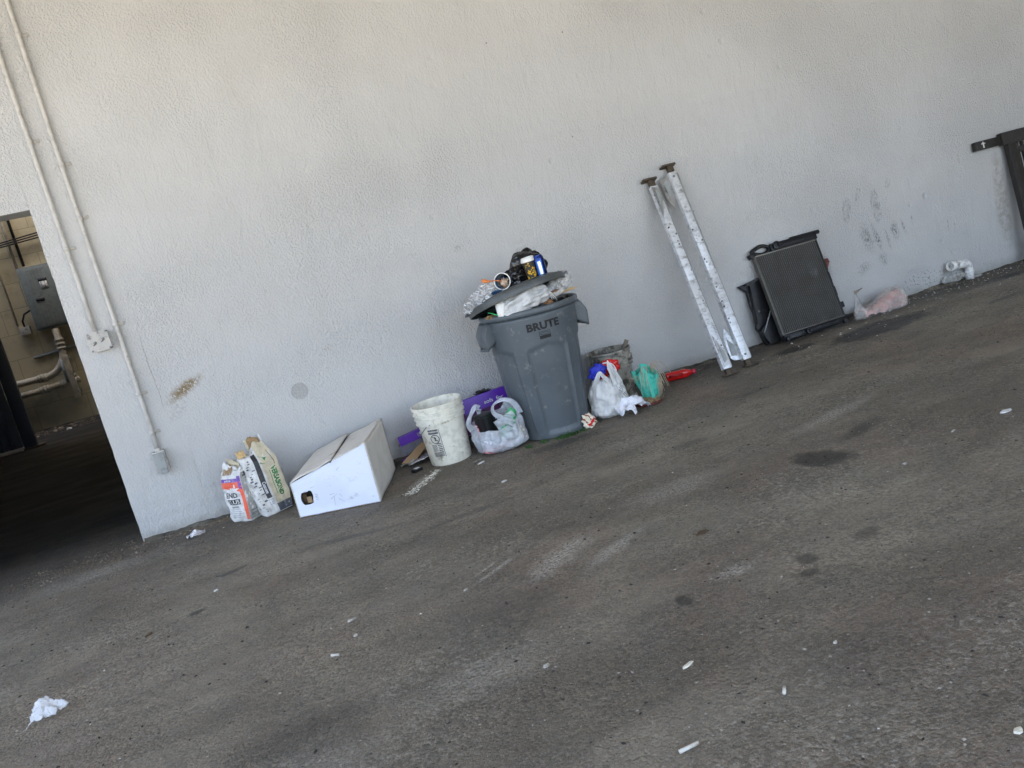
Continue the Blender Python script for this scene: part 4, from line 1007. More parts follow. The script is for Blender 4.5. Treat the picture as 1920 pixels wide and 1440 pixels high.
o = obj('glossy_film', bm, M_foil); o.location = (.74, -.215, 0); solid(o, .001); tag(o, 'glossy silver film sheet on the floor against the white pail', 'film')
bm = bmesh.new(); grid(bm, 8, 4, lambda u, v: Vector((-.10+.09*u, -.03+.04*v, .006+.02*u+.008*sin(u*6+v*3))))
o = obj('card_flap', bm, M_sackg); o.location = (.735, -.20, 0); solid(o, .001); tag(o, 'small dusty grey card flap beside the brown cardboard', 'card')
t = thing('lighter_packet', 'small black packet with a white top lying in front of the pail', 'packet', (.695, -.425, .0), rz=radians(28))
bm = bmesh.new(); box(bm, .062, .040, .018, T(0, 0, .0095), bev=.002); obj('packet_body', bm, M_black, t, smooth=False)
bm = bmesh.new(); box(bm, .030, .026, .002, T(.004, .004, .0198)); obj('white_top', bm, M_white, t, smooth=False)
# long purple box behind, right of the pail
t = thing('purple_box', 'long purple box with white script leaning on the wall behind the shopping bag', 'box', (1.265, -.14, .0), rz=radians(-3))
bx('box_body', M_purple, .40, .08, .095, -.005, .03, .235, rx=radians(-8), ry=radians(-3))
bx('plum_side', M_purpd, .34, .075, .14, -.06, .03, .118, rx=radians(-8), ry=radians(-3))
bx('white_end', M_sackw, .010, .078, .085, .205, .03, .232, rx=radians(-8), ry=radians(-3))
bx('white_flap', M_sackw, .006, .07, .075, .232, .02, .235, rx=radians(-8), ry=radians(-35))
bm = bmesh.new(); V, Fs = text2d('sofs  for', .034, .01, sx=1.2)
lay(bm, ([(x+.075, y+.232) for x, y in V], Fs), lambda x, z: Vector((x, -.018+(z-.235)*.14, z+.052*x))); obj('script_lettering', bm, M_white, t, normals=False)
crump('dark_rag', (1.30, -.06, .275), (.07, .03, .03), M_bbag, 'dark rag lying along the top of the long purple box', 'rag', 4, .4, 10, 3)

# ================================================================== shopping bag left of the bin
def bag_shell(nm, t, m, rx, ry, h, rimfn, seed, pinch=.0, nfold=12, fold=.008, belly=.42, th=.0008, nv=46, nu=110):
    bm = bmesh.new(); rows = []
    for j in range(nv+1):
        v = j/nv; row = []
        for i in range(nu):
            a = 2*pi*i/nu
            top = rimfn(a); z = top*v**1.05
            zz = z/h
            rad = (1-(1-min(1, zz/.16))**2*.42) if zz < .16 else 1
            rad *= 1-.30*max(0, zz-belly)**1.5-pinch*max(0, zz-.6)
            f = fold*(sin(nfold*a+seed+3*zz)*.6+sin(nfold*2.1*a-4*zz+seed*2)*.5)*min(1, .25+zz*1.1)
            f += .016*noise.noise(Vector((cos(a)*2+seed, sin(a)*2, zz*3)))-.009*(1-abs(noise.noise(Vector((cos(a)*3+seed, sin(a)*3+zz*3, zz*2.5))))*2)**4
            row.append(bm.verts.new(((rx*rad+f)*cos(a), (ry*rad+f)*sin(a), z+.003)))
        rows.append(row)
    for a_, b_ in zip(rows, rows[1:]):
        for i in range(nu): bm.faces.new((a_[i], a_[(i+1) % nu], b_[(i+1) % nu], b_[i]))
    cap(bm, rows[0][::-1]); o = obj(nm, bm, m, t); solid(o, th); return o
def gs(x, c, w_): return math.exp(-((x-c)/w_)**2)
t = thing('shopping_bag', 'translucent white shopping bag of rubbish with open handles, left of the bin', 'shopping bag', (1.215, -.565, 0), rz=radians(-14))
def rim(a):
    d = degrees_from(a)
    return .150+.06*gs(d, 180, 34)+.06*gs(d, -180, 34)+.135*gs(d, 22, 48)+.05*gs(d, 90, 40)+.006*sin(a*9)
def degrees_from(a): return (math.degrees(a)+180) % 360-180
bag_shell('bag_body', t, M_bag2, .165, .118, .22, rim, 3.0, pinch=.15, fold=.007)
def loop(pts, wid, m=M_bag2, nm='handle', seed=0):
    bm = bmesh.new(); n = len(pts); P_ = [Vector(p) for p in pts]
    # smooth with catmull-rom
    out = []
    for i in range(n-1):
        p0, p1, p2, p3 = P_[max(i-1, 0)], P_[i], P_[i+1], P_[min(i+2, n-1)]
        for k in range(6):
            q = k/6; out.append(.5*((2*p1)+(-p0+p2)*q+(2*p0-5*p1+4*p2-p3)*q*q+(-p0+3*p1-3*p2+p3)*q**3))
    out.append(P_[-1])
    A_ = []
    for i, p in enumerate(out):
        d = (out[min(i+1, len(out)-1)]-out[max(i-1, 0)]).normalized(); s = Vector((0, -1, .3)).cross(d)
        s = s.normalized() if s.length > .01 else Vector((1, 0, 0))
        W_ = wid[0]+(wid[1]-wid[0])*abs(2*i/(len(out)-1)-1)
        fw = Vector((0, -1, .2)).normalized()
        A_.append([bm.verts.new(p+s*W_*c+fw*W_*.45*sin(c*7+seed+i*.2)) for c in (-1, -.5, 0, .5, 1)])
    for a_, b_ in zip(A_, A_[1:]):
        for k in range(4): bm.faces.new((a_[k], a_[k+1], b_[k+1], b_[k]))
    o = obj(nm, bm, m, t); solid(o, .001); return o
loop([(-.150, -.03, .17), (-.165, -.05, .215), (-.145, -.06, .262), (-.105, -.05, .305), (-.085, -.02, .285)], (.010, .022), M_bag2, seed=1)
loop([(-.085, -.02, .285), (-.095, .01, .24), (-.11, .03, .18)], (.008, .02), M_bag2, seed=3)
loop([(.095, -.105, .165), (.045, -.10, .205), (-.005, -.06, .245), (.005, -.02, .285), (.07, .0, .300), (.125, -.02, .27), (.145, -.04, .20)], (.006, .024), M_bag2, seed=5)
bm = bmesh.new(); grid(bm, 14, 10, lambda u, v: Vector((.0+.12*u-.02*v, -.11+.02*u+.012*sin(u*9+v*4), .145+.06*u+(.06-.02*u)*v)))
solid(obj('folded_flap', bm, M_bag2, t), .001)
bm = bmesh.new(); rows = lathe(bm, [(.045, .13), (.050, .135), (.058, .235), (.062, .238), (.062, .246), (.054, .25), (.002, .25)], 24, T(-.055, -.015, 0, ry=radians(-3)), rf=lambda th, z, r: r*(1+.13*cos(4*th))); o = obj('black_container', bm, M_black, angle=40); o.location = (1.215, -.565, 0); o.rotation_euler = (0, 0, radians(-14)); tag(o, 'black plastic food tub sticking up inside the open shopping bag', 'tub')
def inbag(nm, c, rad, m, label, cat, seed, rot=None):
    p = Matrix.Rotation(radians(-14), 3, 'Z') @ Vector(c)+Vector((1.215, -.565, 0)); return crump(nm, p, rad, m, label, cat, 4, .3, 9, seed, .004, rot)
inbag('green_packet', (.085, -.055, .20), (.038, .03, .058), M_green, 'green crumpled packet under the right handle of the shopping bag', 'packet', 3, R3(0, .6, 0))
inbag('green_packet', (.04, -.075, .115), (.05, .03, .05), M_green, 'pale green packet seen through the front of the shopping bag', 'packet', 13, R3(0, .8, 0))
inbag('pink_packet', (-.07, -.055, .036), (.055, .035, .028), M_pink, 'pink packet showing through the bottom left of the shopping bag', 'packet', 5)
inbag('pink_packet', (.03, -.080, .050), (.045, .02, .020), M_pink, 'pink strip showing low in the middle of the shopping bag', 'packet', 6, R3(0, -.3, 0))
inbag('paper_packet', (.105, -.03, .075), (.055, .06, .07), M_cream, 'cream paper packet filling the right side of the shopping bag', 'packet', 7)
inbag('red_packet', (-.118, -.02, .165), (.018, .02, .04), M_red, 'red packet beside the black tub inside the shopping bag', 'packet', 8)
inbag('dark_packet', (.02, .0, .155), (.075, .05, .05), M_black, 'dark packet deep inside the opening of the shopping bag', 'packet', 9)
inbag('white_packet', (-.05, -.06, .085), (.07, .045, .05), M_paper, 'pale bluish packet behind the front of the shopping bag', 'packet', 10)
crump('blue_packet', (1.295, -.635, .030), (.022, .012, .016), mat('pale_blue_pack', (.25, .32, .75), .5), 'small blue packet showing at the bottom right of the shopping bag', 'packet', 3, .3, 8, 2, .002)

# ================================================================== right of the bin
# filthy pail with a stick
t = thing('grimy_pail', 'filthy cracked pail against the wall behind the white rubbish bag', 'pail', (2.195, -.185, 0))
prof = [(.115, 0), (.124, .004), (.128, .06), (.134, .15), (.138, .215), (.148, .217), (.148, .224), (.139, .228), (.141, .262), (.151, .264), (.151, .271), (.143, .274), (.145, .312), (.151, .318), (.149, .332), (.141, .330), (.138, .27), (.118, .012), (.002, .01)]
bm = bmesh.new(); rows = lathe(bm, prof, 80, rf=lambda th, z, r: r*(1+.012*noise.noise(Vector((cos(th)*2, sin(th)*2, z*9))))); cap(bm, rows[0][::-1]); obj('pail_body', bm, M_pail2, t, angle=38)
bm = bmesh.new(); crumple(bm, (0, 0, .20), (.13, .13, .05), 4, .4, 14, 3); obj('caked_filling', bm, mat('caked_dirt', (.07, .06, .045), .9, bsc=40, bst=.6), t)
bm = bmesh.new(); box(bm, .045, .012, .05, T(0, 0, 0), bev=.003); o = obj('handle_lug', bm, M_pail2, t, angle=40); o.location = (.10, -.112, .268); o.rotation_euler = (0, 0, radians(42))
bm = bmesh.new(); tube(bm, [(-.15, -.02, .30), (-.158, -.05, .318), (-.10, -.12, .322), (.0, -.155, .30), (.10, -.12, .25), (.15, -.04, .235)], .003, 6); obj('wire_handle', bm, M_wire, t)
bm = bmesh.new(); box(bm, .030, .008, .26, T(2.275, -.18, .255, rx=radians(8), ry=radians(32)), bev=.002); o = obj('wooden_stick', bm, M_stick, smooth=False); tag(o, 'flat weathered stick standing in the filthy pail', 'stick')
bm = bmesh.new(); box(bm, .022, .007, .20, T(2.26, -.13, .25, rx=radians(4), ry=radians(62)), bev=.002); o = obj('wooden_stick', bm, M_stick, smooth=False); tag(o, 'second lower stick lying across the top of the filthy pail', 'stick')

# white knotted bag
def dots_bag():
    m = M_bag.copy(); m.name = 'white_plastic_with_halftone_print'; N = NT(m); P = m.node_tree.nodes['Principled BSDF']
    old = P.inputs['Base Color'].links[0].from_socket
    v = N.map(scale=(1, 1, 1), rot=(0, .6, 0)); d = N.voro(95, v, rnd=.12)
    X = N.xyz()
    a = N.math('ARCTAN2', X[1], X[0])
    band = N.math('MULTIPLY', N.ramp(a, -1.32, -1.2), N.ramp(a, -.50, -.60))
    zb = N.math('MULTIPLY', N.ramp(X[2], .05, .07), N.ramp(X[2], .21, .19))
    f = N.math('MULTIPLY', N.math('MULTIPLY', N.ramp(d, .42, .34), band), zb)
    N.put(P.inputs['Base Color'], N.mix(N.math('MULTIPLY', f, .9), old, (.03, .03, .03)))
    return m
t = thing('rubbish_bag', 'full opaque white plastic bag with halftone print, right of the bin', 'plastic bag', (1.945, -.60, 0), rz=radians(6))
M_dots = dots_bag()
def rim(a):
    d = degrees_from(a); return .238+.05*gs(d, 170, 40)+.05*gs(d, -190, 40)+.05*gs(d, -30, 40)+.006*sin(a*8)
bag_shell('bag_body', t, M_dots, .128, .105, .25, rim, 7.0, pinch=.75, nfold=10, fold=.006, belly=.45)
loop([(-.10, -.02, .20), (-.085, -.06, .262), (-.06, -.075, .300), (-.035, -.07, .262), (-.01, -.07, .235)], (.010, .020), M_bag, seed=1)
bm = bmesh.new(); grid(bm, 16, 16, lambda u, v: Vector((-.01+.075*u+.012*(1-v), -.082-.012*sin(u*6+v*3), .20+(.165*(1-abs(u-.28)*1.15))*v)))
solid(obj('pulled_corner', bm, M_bag, t), .0012)
bm = bmesh.new(); grid(bm, 10, 10, lambda u, v: Vector((.04+.05*u, -.075+.05*u+.01*sin(v*5), .20+.055*v*(1-u*.5))))
solid(obj('pulled_corner', bm, M_bag, t), .0012)
crump('rubber_glove', (1.900, -.625, .298), (.070, .042, .050), M_blue, 'crumpled bright blue rubber glove on top of the white bag', 'glove', 5, .2, 6, 12, None, R3(0, -.4, 0))
t = thing('red_pack', 'red crisp packet with white lettering on top of the white bag', 'packet', (2.02, -.55, .29), rz=radians(-12), ry=radians(10))
bm = bmesh.new(); crumple(bm, (0, 0, 0), (.074, .035, .056), 4, .16, 5, 5); obj('packet_body', bm, M_red, t)
bm = bmesh.new(); lay(bm, ring2d(-.008, .006, .014, .018, .006), lambda x, z: Vector((x, -.034, z)))
for k in range(10):
    a = 1.7+k*.18; a2 = a+.18; lay(bm, ([(-.03+.06*cos(a-1.6), -.03+.06*sin(a-1.6)), (-.03+.068*cos(a-1.6), -.03+.068*sin(a-1.6)), (-.03+.068*cos(a2-1.6), -.03+.068*sin(a2-1.6)), (-.03+.06*cos(a2-1.6), -.03+.06*sin(a2-1.6))], [(0, 1, 2, 3)]), lambda x, z: Vector((x, -.030-.01*cos(x*30), z)))
obj('white_lettering', bm, M_white, t, normals=False)
crump('red_wrapper', (1.93, -.63, .255), (.04, .02, .022), M_red, 'small red wrapper in the mouth of the white bag', 'wrapper', 4, .4, 10, 15)

# white and red wrapper ball
def ballmat():
    m, N, P = newmat('red_and_cream_wrapper')
    v = N.map(rot=(.3, .7, .2)); s = N.math('SINE', N.math('ADD', N.math('MULTIPLY', N.xyz(v)[0], 190), N.math('MULTIPLY', N.noise(22, 2), 9)))
    c = N.mix(N.ramp(s, .45, .75), (.80, .72, .55), (.30, .06, .03)); c = N.mix(N.ramp(N.noise(28, 3), .5, .6), c, (.85, .80, .70))
    X = N.xyz(N.map(rot=(0, radians(38), 0)))
    st = N.math('MULTIPLY', N.ramp(N.math('ABSOLUTE', N.math('ADD', X[2], .006)), .0085, .006), N.ramp(X[0], -.028, -.022))
    c = N.mix(st, c, (.62, .01, .01)); N.put(P.inputs['Base Color'], c); P.inputs['Roughness'].default_value = .35
    N.put(P.inputs['Normal'], N.bump(N.noise(45, 3), .5, .006)); return m
crump('wrapper_ball', (1.735, -.720, .042), (.046, .042, .055), ballmat(), 'balled cream and red food wrapper at right foot of the trash can', 'wrapper', 5, .28, 9, 3, .001, R3(0, -.15, .2))
# crumpled white paper
bm = bmesh.new()
def cp(u, v):
    x = u*.23; y = (v-.5)*.15*(1-.25*abs(u-.5)); z = .045+.035*sin(pi*u)+.022*sin(v*7+u*5)+.03*noise.noise(Vector((u*5, v*5, 1)))+.016*abs(noise.noise(Vector((u*11, v*9, 5))))-.03*abs(v-.5)
    y += .02*noise.noise(Vector((u*6, v*6, 9)))
    return Vector((x, y+.02*sin(u*7), max(.003, z)))
grid(bm, 40, 30, cp); o = obj('crumpled_paper', bm, M_paper, angle=25); o.location = (1.955, -.77, 0); o.rotation_euler = (radians(10), 0, radians(38)); solid(o, .001)
tag(o, 'crumpled white sheet of paper in front of the white bag', 'paper')

# teal cloth bundle on a straw mat
t = thing('cloth_bundle', 'teal cloth bundle tied with pale strings, right of the filthy pail', 'cloth bundle', (2.250, -.585, .028), rx=radians(2), ry=radians(-4))
def tealr(th, z, r):
    f = (.055+.10*(z/.2)*.36)*.90
    return f*(1+.07*sin(9*th+z*14)+.05*sin(17*th-z*20))+.012*noise.noise(Vector((cos(th)*2, sin(th)*2, z*9)))
bm = bmesh.new(); rows = lathe(bm, [(1, z*.0125) for z in range(14)], 90, rf=tealr)
cap(bm, rows[0][::-1])
for i, v in enumerate(rows[-1]):
    th = 2*pi*i/90; v.co.z += .030*max(0, cos(th-2.6))+.045*gs(degrees_from(th), -125, 30)-.03*gs(degrees_from(th), -40, 35)+.012*sin(th*5)
solid(obj('wrapped_cloth', bm, M_teal, t), .003)
bm = bmesh.new(); crumple(bm, (.0, .005, .155), (.062, .055, .040), 5, .5, 10, 3); obj('gathered_top', bm, M_teal, t)
bm = bmesh.new(); grid(bm, 14, 10, lambda u, v: Vector((-.02+.085*u, .0+.03*v+.012*sin(u*8), .165+.05*v*(1-.4*u)+.012*sin(u*5)))); solid(obj('folded_top', bm, M_teal, t), .004)
random.seed(13)
for k in range(18):
    bm = bmesh.new(); a = random.uniform(-2.6, .4); r1 = random.uniform(.02, .05); z0 = random.uniform(.16, .2)
    sx = random.uniform(.02, .07)*(1 if a > -1.3 else -1); pts = []
    ln = random.uniform(.05, .14)
    for j in range(9):
        q = j/8; pts.append((r1*cos(a)+sx*q*1.1, r1*sin(a)-.03*q-.02, z0+.05*sin(pi*q*1.1)-ln*q*q))
    tube(bm, pts, .0013, 5); obj('string', bm, M_strand, t)
bm = bmesh.new(); pts = [(.03, -.02, .18), (.06, -.03, .215), (.10, -.035, .21), (.13, -.04, .16), (.145, -.045, .12)]; tube(bm, pts, .0025, 6); obj('string', bm, M_strand, t)
for k in range(6):
    bm = bmesh.new(); x = -.075-.012*k; tube(bm, [(x+.03, -.03, .135), (x+.012, -.035, .155+.004*k), (x-.004, -.035, .175+.006*(k % 3))], .0014, 5); obj('string', bm, M_strand, t)
for k in range(14):
    bm = bmesh.new(); x = .012+.0042*k; zt = .10+.05*random.random(); r = .066; tube(bm, [(x, -sqrt(max(0, r*r-x*x))-.006, .012), (x*1.1, -sqrt(max(0, (r*1.12)**2-(x*1.1)**2))-.008, zt*.6), (x*1.15, -sqrt(max(0, (r*1.2)**2-(x*1.15)**2))-.01, zt)], .0012, 5); obj('string', bm, M_strand, t)
t = thing('straw_mat', 'flattened brown straw mat with a dark red rim under the teal bundle', 'mat', (2.205, -.60, 0))
bm = bmesh.new(); crumple(bm, (0, 0, .022), (.095, .085, .026), 5, .3, 12, 4, .004); obj('straw_pad', bm, M_straw, t)
bm = bmesh.new(); tube(bm, [(.088*cos(2*pi*i/40), .080*sin(2*pi*i/40), .009) for i in range(41)], .007, 8); obj('red_rim', bm, mat('dark_red_rim', (.16, .03, .03), .5), t)
bm = bmesh.new()
for k in range(240):
    a = random.uniform(0, 2*pi); r = random.uniform(.04, .105); c = Vector((r*cos(a), r*sin(a)*.9, random.uniform(.02, .045))); d = Vector((random.gauss(0, 1), random.gauss(0, 1), random.gauss(0, .35))).normalized()*.018
    ribbon(bm, [c-d, c, c+d], d.cross(Vector((0, 0, 1))).normalized()*.0014)
o = obj('loose_straw', bm, M_strand, t, smooth=False); o['kind'] = 'stuff'
crump('dead_leaves', (2.13, -.44, .018), (.075, .05, .022), M_kraftd, 'dark dead leaves on the floor between the white bag and the straw mat', 'leaves', 5, .6, 16, 8, .001)
crump('grey_rag', (2.165, -.50, .045), (.040, .022, .016), M_sackg, 'small greyish pink rag scrap lying left of the teal bundle', 'rag', 4, .4, 10, 18, .001, R3(0, -.5, 0))

# red bottle lying down
t = thing('red_bottle', 'red plastic bottle lying on its side by the wall', 'bottle', (2.565, -.215, .032), rz=radians(3), ry=0)
t.rotation_euler = (0, 0, radians(-22))
RM = T(ry=pi/2)
bm = bmesh.new(); prof = [(.002, 0), (.024, 0), (.031, .005), (.032, .02), (.032, .10), (.031, .125), (.030, .14), (.022, .165), (.014, .178), (.013, .183)]
lathe(bm, prof, 32, RM, rf=lambda th, z, r: r*(1-.05*cos(4*th))*(1-.03*(abs((z*1000) % 22-11) < 2)*(z < .11))); obj('bottle_body', bm, M_red, t, angle=40)
bm = bmesh.new(); lathe(bm, [(.0175, .182), (.018, .184), (.018, .203), (.016, .206), (.001, .206)], 20, RM); obj('bottle_cap', bm, M_redcap, t, angle=40)
bm = bmesh.new(); box(bm, .10, .0012, .022, T(.065, -.0322, .004)); obj('label_strip', bm, mat('dark_red_label', (.35, .01, .01), .4), t)

# ================================================================== two silver rails leaning on the wall
def rail(xb, yb_, xt, zt, label, seed, side):
    t = thing('support_rail', label, 'rail', (xb, yb_, 0), group='silver rails leaning on the wall')
    top = Vector((xt-xb, -yb_-.035, zt)); Ln = top.length; zax = top.normalized(); xax = Vector((1, 0, 0)); xax = (xax-zax*xax.dot(zax)).normalized(); yax = zax.cross(xax)
    Mx = Matrix((xax, yax, zax)).transposed().to_4x4()
    def part(nm, m, sx, sy, sz, x, y, z, bev=.002, rz=0, par=t, smooth=True):
        bm = bmesh.new(); box(bm, sx, sy, sz, Mx @ T(x, y, z, rz=rz), bev=bev); return obj(nm, bm, m, par, angle=35)
    half = Ln*.47
    part('lower_tube', M_alu, .062, .038, half-.05, 0, 0, .05+(half-.05)/2)
    part('upper_tube', M_alu, .056, .034, Ln-.05-half, -.003 if side < 0 else .003, .001, half+(Ln-.05-half)/2)
    part('dark_channel', M_gybox, .018, .022, Ln-.12, .040, .012, Ln/2)
    random.seed(seed*17)
    for k in range(9):
        z = random.uniform(.12, Ln-.12); xx = random.choice((-1, 1))*random.uniform(.012, .027)
        bm = bmesh.new(); w_ = random.uniform(.004, .012); q = [(xx-w_, z), (xx-w_*.3, z-.004), (xx+w_, z+.002), (xx+w_*.6, z+random.uniform(.006, .016)), (xx-w_*.5, z+.008)]
        q = [(max(-.0275, min(.0275, a)), b) for a, b in q]
        lay(bm, (q, [(0, 1, 2, 3, 4)]), lambda a, b: Mx @ Vector((a, -.0196 if b < half else -.0165, b))); obj('scrape', bm, M_ink, t, normals=False)
    for z in (half, half*.5+.02, half*1.42):
        part('joint_band', M_alu2, .064, .040, .005, 0, 0, z, bev=.0005)
    # folded gusset brackets near both ends
    for z0, sg in ((.06, 1), (Ln-.06, -1)):
        bm = bmesh.new()
        X_ = .030 if side > 0 else -.028
        pl = [(0, 0), (.050, .02), (.052, .10), (0, .235)] if side > 0 else [(0, .0), (-.055, .01), (-.075, .03), (-.075, .17), (-.040, .24), (0, .14)]
        pl = [(x, z*sg) for x, z in pl]
        if side > 0: pl = [(x-.055, z) for x, z in pl]
        prism(bm, pl, .004, Mx @ T(X_, -.024 if side > 0 else .012, z0)); g = obj('gusset', bm, M_alu2, t, smooth=False)
        bm = bmesh.new()
        q = [(x, z) for x, z in ((.012, .03), (.040, .045), (.040, .10), (.014, .17))] if side > 0 else [(-.06, .045), (-.02, .035), (-.015, .11), (-.05, .16)]
        if side > 0: q = [(x-.055, z) for x, z in q]
        prism(bm, [(x, z*sg) for x, z in q], .003, Mx @ T(X_, -.0285 if side > 0 else .0075, z0)); obj('recess', bm, M_gybox, g, smooth=False)
    for z in (.085, Ln-.085):
        bm = bmesh.new(); lathe(bm, [(.008, 0), (.008, .005), (.004, .007), (.0005, .007)], 10, Mx @ T(-.005, -.0185, z, rx=pi/2)); obj('bolt', bm, M_wire, t)
    # end plates
    part('foot_plate', M_foot, .115, .050, .010, .012, -.004, .006, bev=.002); part('foot_block', M_foot, .040, .030, .038, .0, 0, .030)
    part('head_plate', M_foot, .105, .055, .014, -.012, -.004, Ln+.002, bev=.002); part('head_block', M_foot, .044, .03, .045, 0, 0, Ln-.024)
    return t
rail(2.83, -.585, 2.855, 1.365, 'left silver rail with peeling paint leaning on the wall', 1, 1)
rail(3.045, -.50, 3.02, 1.430, 'right and taller silver rail with side brackets leaning on the wall', 2, -1)

# ================================================================== radiator and black shroud
t = thing('car_radiator', 'old black finned car radiator leaning against the wall', 'radiator', (3.545, -.225, .018))
t.rotation_euler = (radians(-16.5), 0, radians(-.5))
W_, H_ = .565, .60
bm = bmesh.new(); box(bm, W_-.03, .03, H_, T(W_/2, 0, .055+H_/2)); obj('fin_core', bm, M_core, t, smooth=False)
def rb(nm, m, sx, sy, sz, x, y, z, bev=.003, ry=0):
    bm = bmesh.new(); box(bm, sx, sy, sz, T(x, y, z, ry=ry), bev=bev); return obj(nm, bm, m, t, angle=35)
M_dull = mat('dull_side_metal', (.12, .115, .10), .5, metal=.3)
rb('side_plate', M_dull, .014, .038, H_+.02, .008, 0, .055+H_/2); rb('side_plate', M_black, .014, .038, H_+.02, W_-.008, 0, .055+H_/2)
rb('header_strip', mat('dull_grey_metal', (.25, .24, .21), .5, metal=.5), W_-.02, .040, .009, W_/2, 0, .055+H_+.004); rb('header_strip', M_dull, W_-.02, .040, .009, W_/2, 0, .051)
tk = rb('top_tank', M_black, W_-.15, .055, .058, W_/2+.085, .002, .055+H_+.038, .010)
for k in range(22):
    bm = bmesh.new(); box(bm, .004, .062, .045, T(.19+k*.0125, .002, .055+H_+.036)); obj('rib', bm, M_black, tk)
bm = bmesh.new(); tube(bm, [(.36, -.002, .055+H_+.062), (.615, -.002, .055+H_+.062)], .016, 12); obj('neck_pipe', bm, M_black, tk)
bm = bmesh.new(); lathe(bm, [(.030, 0), (.032, .006), (.032, .018), (.024, .022), (.012, .022), (.011, .010), (.001, .010)], 22, T(.205, -.028, .055+H_+.040, rx=pi/2)); obj('filler_cap', bm, M_black, tk, angle=40)
# loop shaped bracket at the top left
bm = bmesh.new(); lp = []
for k in range(25):
    a = 2*pi*k/24; lp.append((.080+.066*cos(a)*(1+.15*cos(2*a)), -.002, .055+H_+.040+(.030+.010*cos(a))*sin(a)))
tube(bm, lp, .0145, 8); obj('loop_bracket', bm, M_black, tk)
rb('corner_block', M_black, .045, .045, .035, -.003, 0, .055+H_+.018, ry=radians(-20))
tk = rb('bottom_tank', M_black, W_-.01, .055, .042, W_/2, .002, .024, .008)
for k in range(24):
    bm = bmesh.new(); box(bm, .004, .062, .036, T(.15+k*.0145, .002, .024)); obj('rib', bm, M_black, tk)
bm = bmesh.new(); tube(bm, [(W_-.05, -.01, .030), (W_+.055, -.01, .036)], .013, 10); obj('outlet_pipe', bm, M_black, tk)
bm = bmesh.new(); lathe(bm, [(.020, 0), (.021, .03), (.012, .032), (.001, .02)], 16, T(.205, -.02, .020, rx=pi/2)); obj('drain_port', bm, M_black, tk, angle=40)
bm = bmesh.new(); lathe(bm, [(.014, 0), (.014, .025), (.001, .025)], 12, T(W_-.035, -.02, .008, rx=pi/2)); obj('drain_port', bm, M_black, tk, angle=40)
bm = bmesh.new(); lathe(bm, [(.018, 0), (.018, .04), (.010, .043), (.001, .043)], 12, T(.02, -.01, .012, rx=pi/2)); obj('mount_pin', bm, M_black, tk, angle=40)
for z, sx in ((.20, .018), (.31, .014), (.40, .018)): rb('side_clip', M_black, sx, .03, .07, W_+.006, .01, z+.05)
rb('side_clip', M_black, .040, .03, .045, W_+.014, .005, .135, .006)
bm = bmesh.new()
for k in range(4): tube(bm, [(W_+.005, -.01, .43), (W_+.014+.006*k, -.015, .47), (W_+.012+.010*k, -.012, .505-.01*k)], .0035, 6)
obj('wire_ends', bm, mat('rusty_red_wire', (.16, .035, .02), .5), t)
bm = bmesh.new(); box(bm, .03, .02, .03, T(W_+.018, -.012, .485), bev=.004); obj('wire_plug', bm, mat('dark_red_plug', (.10, .02, .015), .5), t)
# shroud
t = thing('fan_shroud', 'black plastic fan shroud standing behind the left side of the radiator', 'shroud', (3.49, -.10, 0))
t.rotation_euler = (radians(-9), 0, 0)
bm = bmesh.new()
pl = [(.0,.0),(-.02,.03),(-.035,.11),(-.055,.14),(-.045,.17),(-.03,.19),(-.050,.31),(-.048,.42),(-.10,.468),(-.10,.478),(-.055,.482),(.12,.505),(.30,.50),(.30,0)]
prism(bm, pl, .03, T()); o = obj('shroud_panel', bm, M_black, t, smooth=False); b = o.modifiers.new('b', 'BEVEL'); b.width = .004; b.segments = 2
bm = bmesh.new(); box(bm, .16, .05, .012, T(.02, -.02, .485, ry=radians(-8))); obj('top_flange', bm, M_black, t, smooth=False)
bm = bmesh.new(); box(bm, .012, .05, .28, T(-.035, -.02, .32, ry=radians(4))); obj('edge_flange', bm, M_black, t, smooth=False)
bm = bmesh.new(); prism(bm, [(-.045,.12),(.06,.20),(.10,.24),(.10,.02),(.0,.01),(-.02,.05)], .05, T(0, -.025, 0)); o = obj('lower_moulding', bm, M_black, t, smooth=False)
bm = bmesh.new(); tube(bm, [(-.03, -.055, .10), (.03, -.06, .19), (.08, -.05, .25)], .004, 6); obj('edge_rib', bm, M_gybox, t)
bm = bmesh.new(); lathe(bm, [(.009, 0), (.009, .006), (.0005, .006)], 10, T(.0, -.016, .26, rx=pi/2)); obj('bolt', bm, M_wire, t)

# clear bag with a pink sheet
t = thing('clear_bag', 'crinkled clear plastic bag with a pink sheet inside by the radiator', 'plastic bag', (4.44, -.20, 0), rz=radians(4))
M_clear2 = mat('cloudy_clear_plastic', (.62, .58, .54), .12, crease=9, cst=.8, alpha=.26, spec=1.0)
def cb(u, v, k=1.0):
    x = -.235+.50*u; th = -.55+v*(pi+1.1)
    hh = (.05+.13*gs(u, -.02, .13)+.105*gs(u, .80, .30))*k; dd = (.085-.05*gs(u, 0, .2))*k
    e = min(1, (min(u, 1-u)*9)**.7+.12)
    y = -cos(th)*dd*e+.008*noise.noise(Vector((u*6, v*5, 2))); z = .035*k+sin(th)*hh*.80*e-.016*(1-abs(noise.noise(Vector((u*7+3, v*5, 9))))*2)**3+.010*noise.noise(Vector((u*8, v*6, 7)))+.008*abs(noise.noise(Vector((u*15, v*13, 3))))
    return Vector((x, y, max(.003+.004*(1-k), z+.01*u)))
bm = bmesh.new(); grid(bm, 50, 44, cb); solid(obj('bag_film', bm, M_clear2, t), .0006)
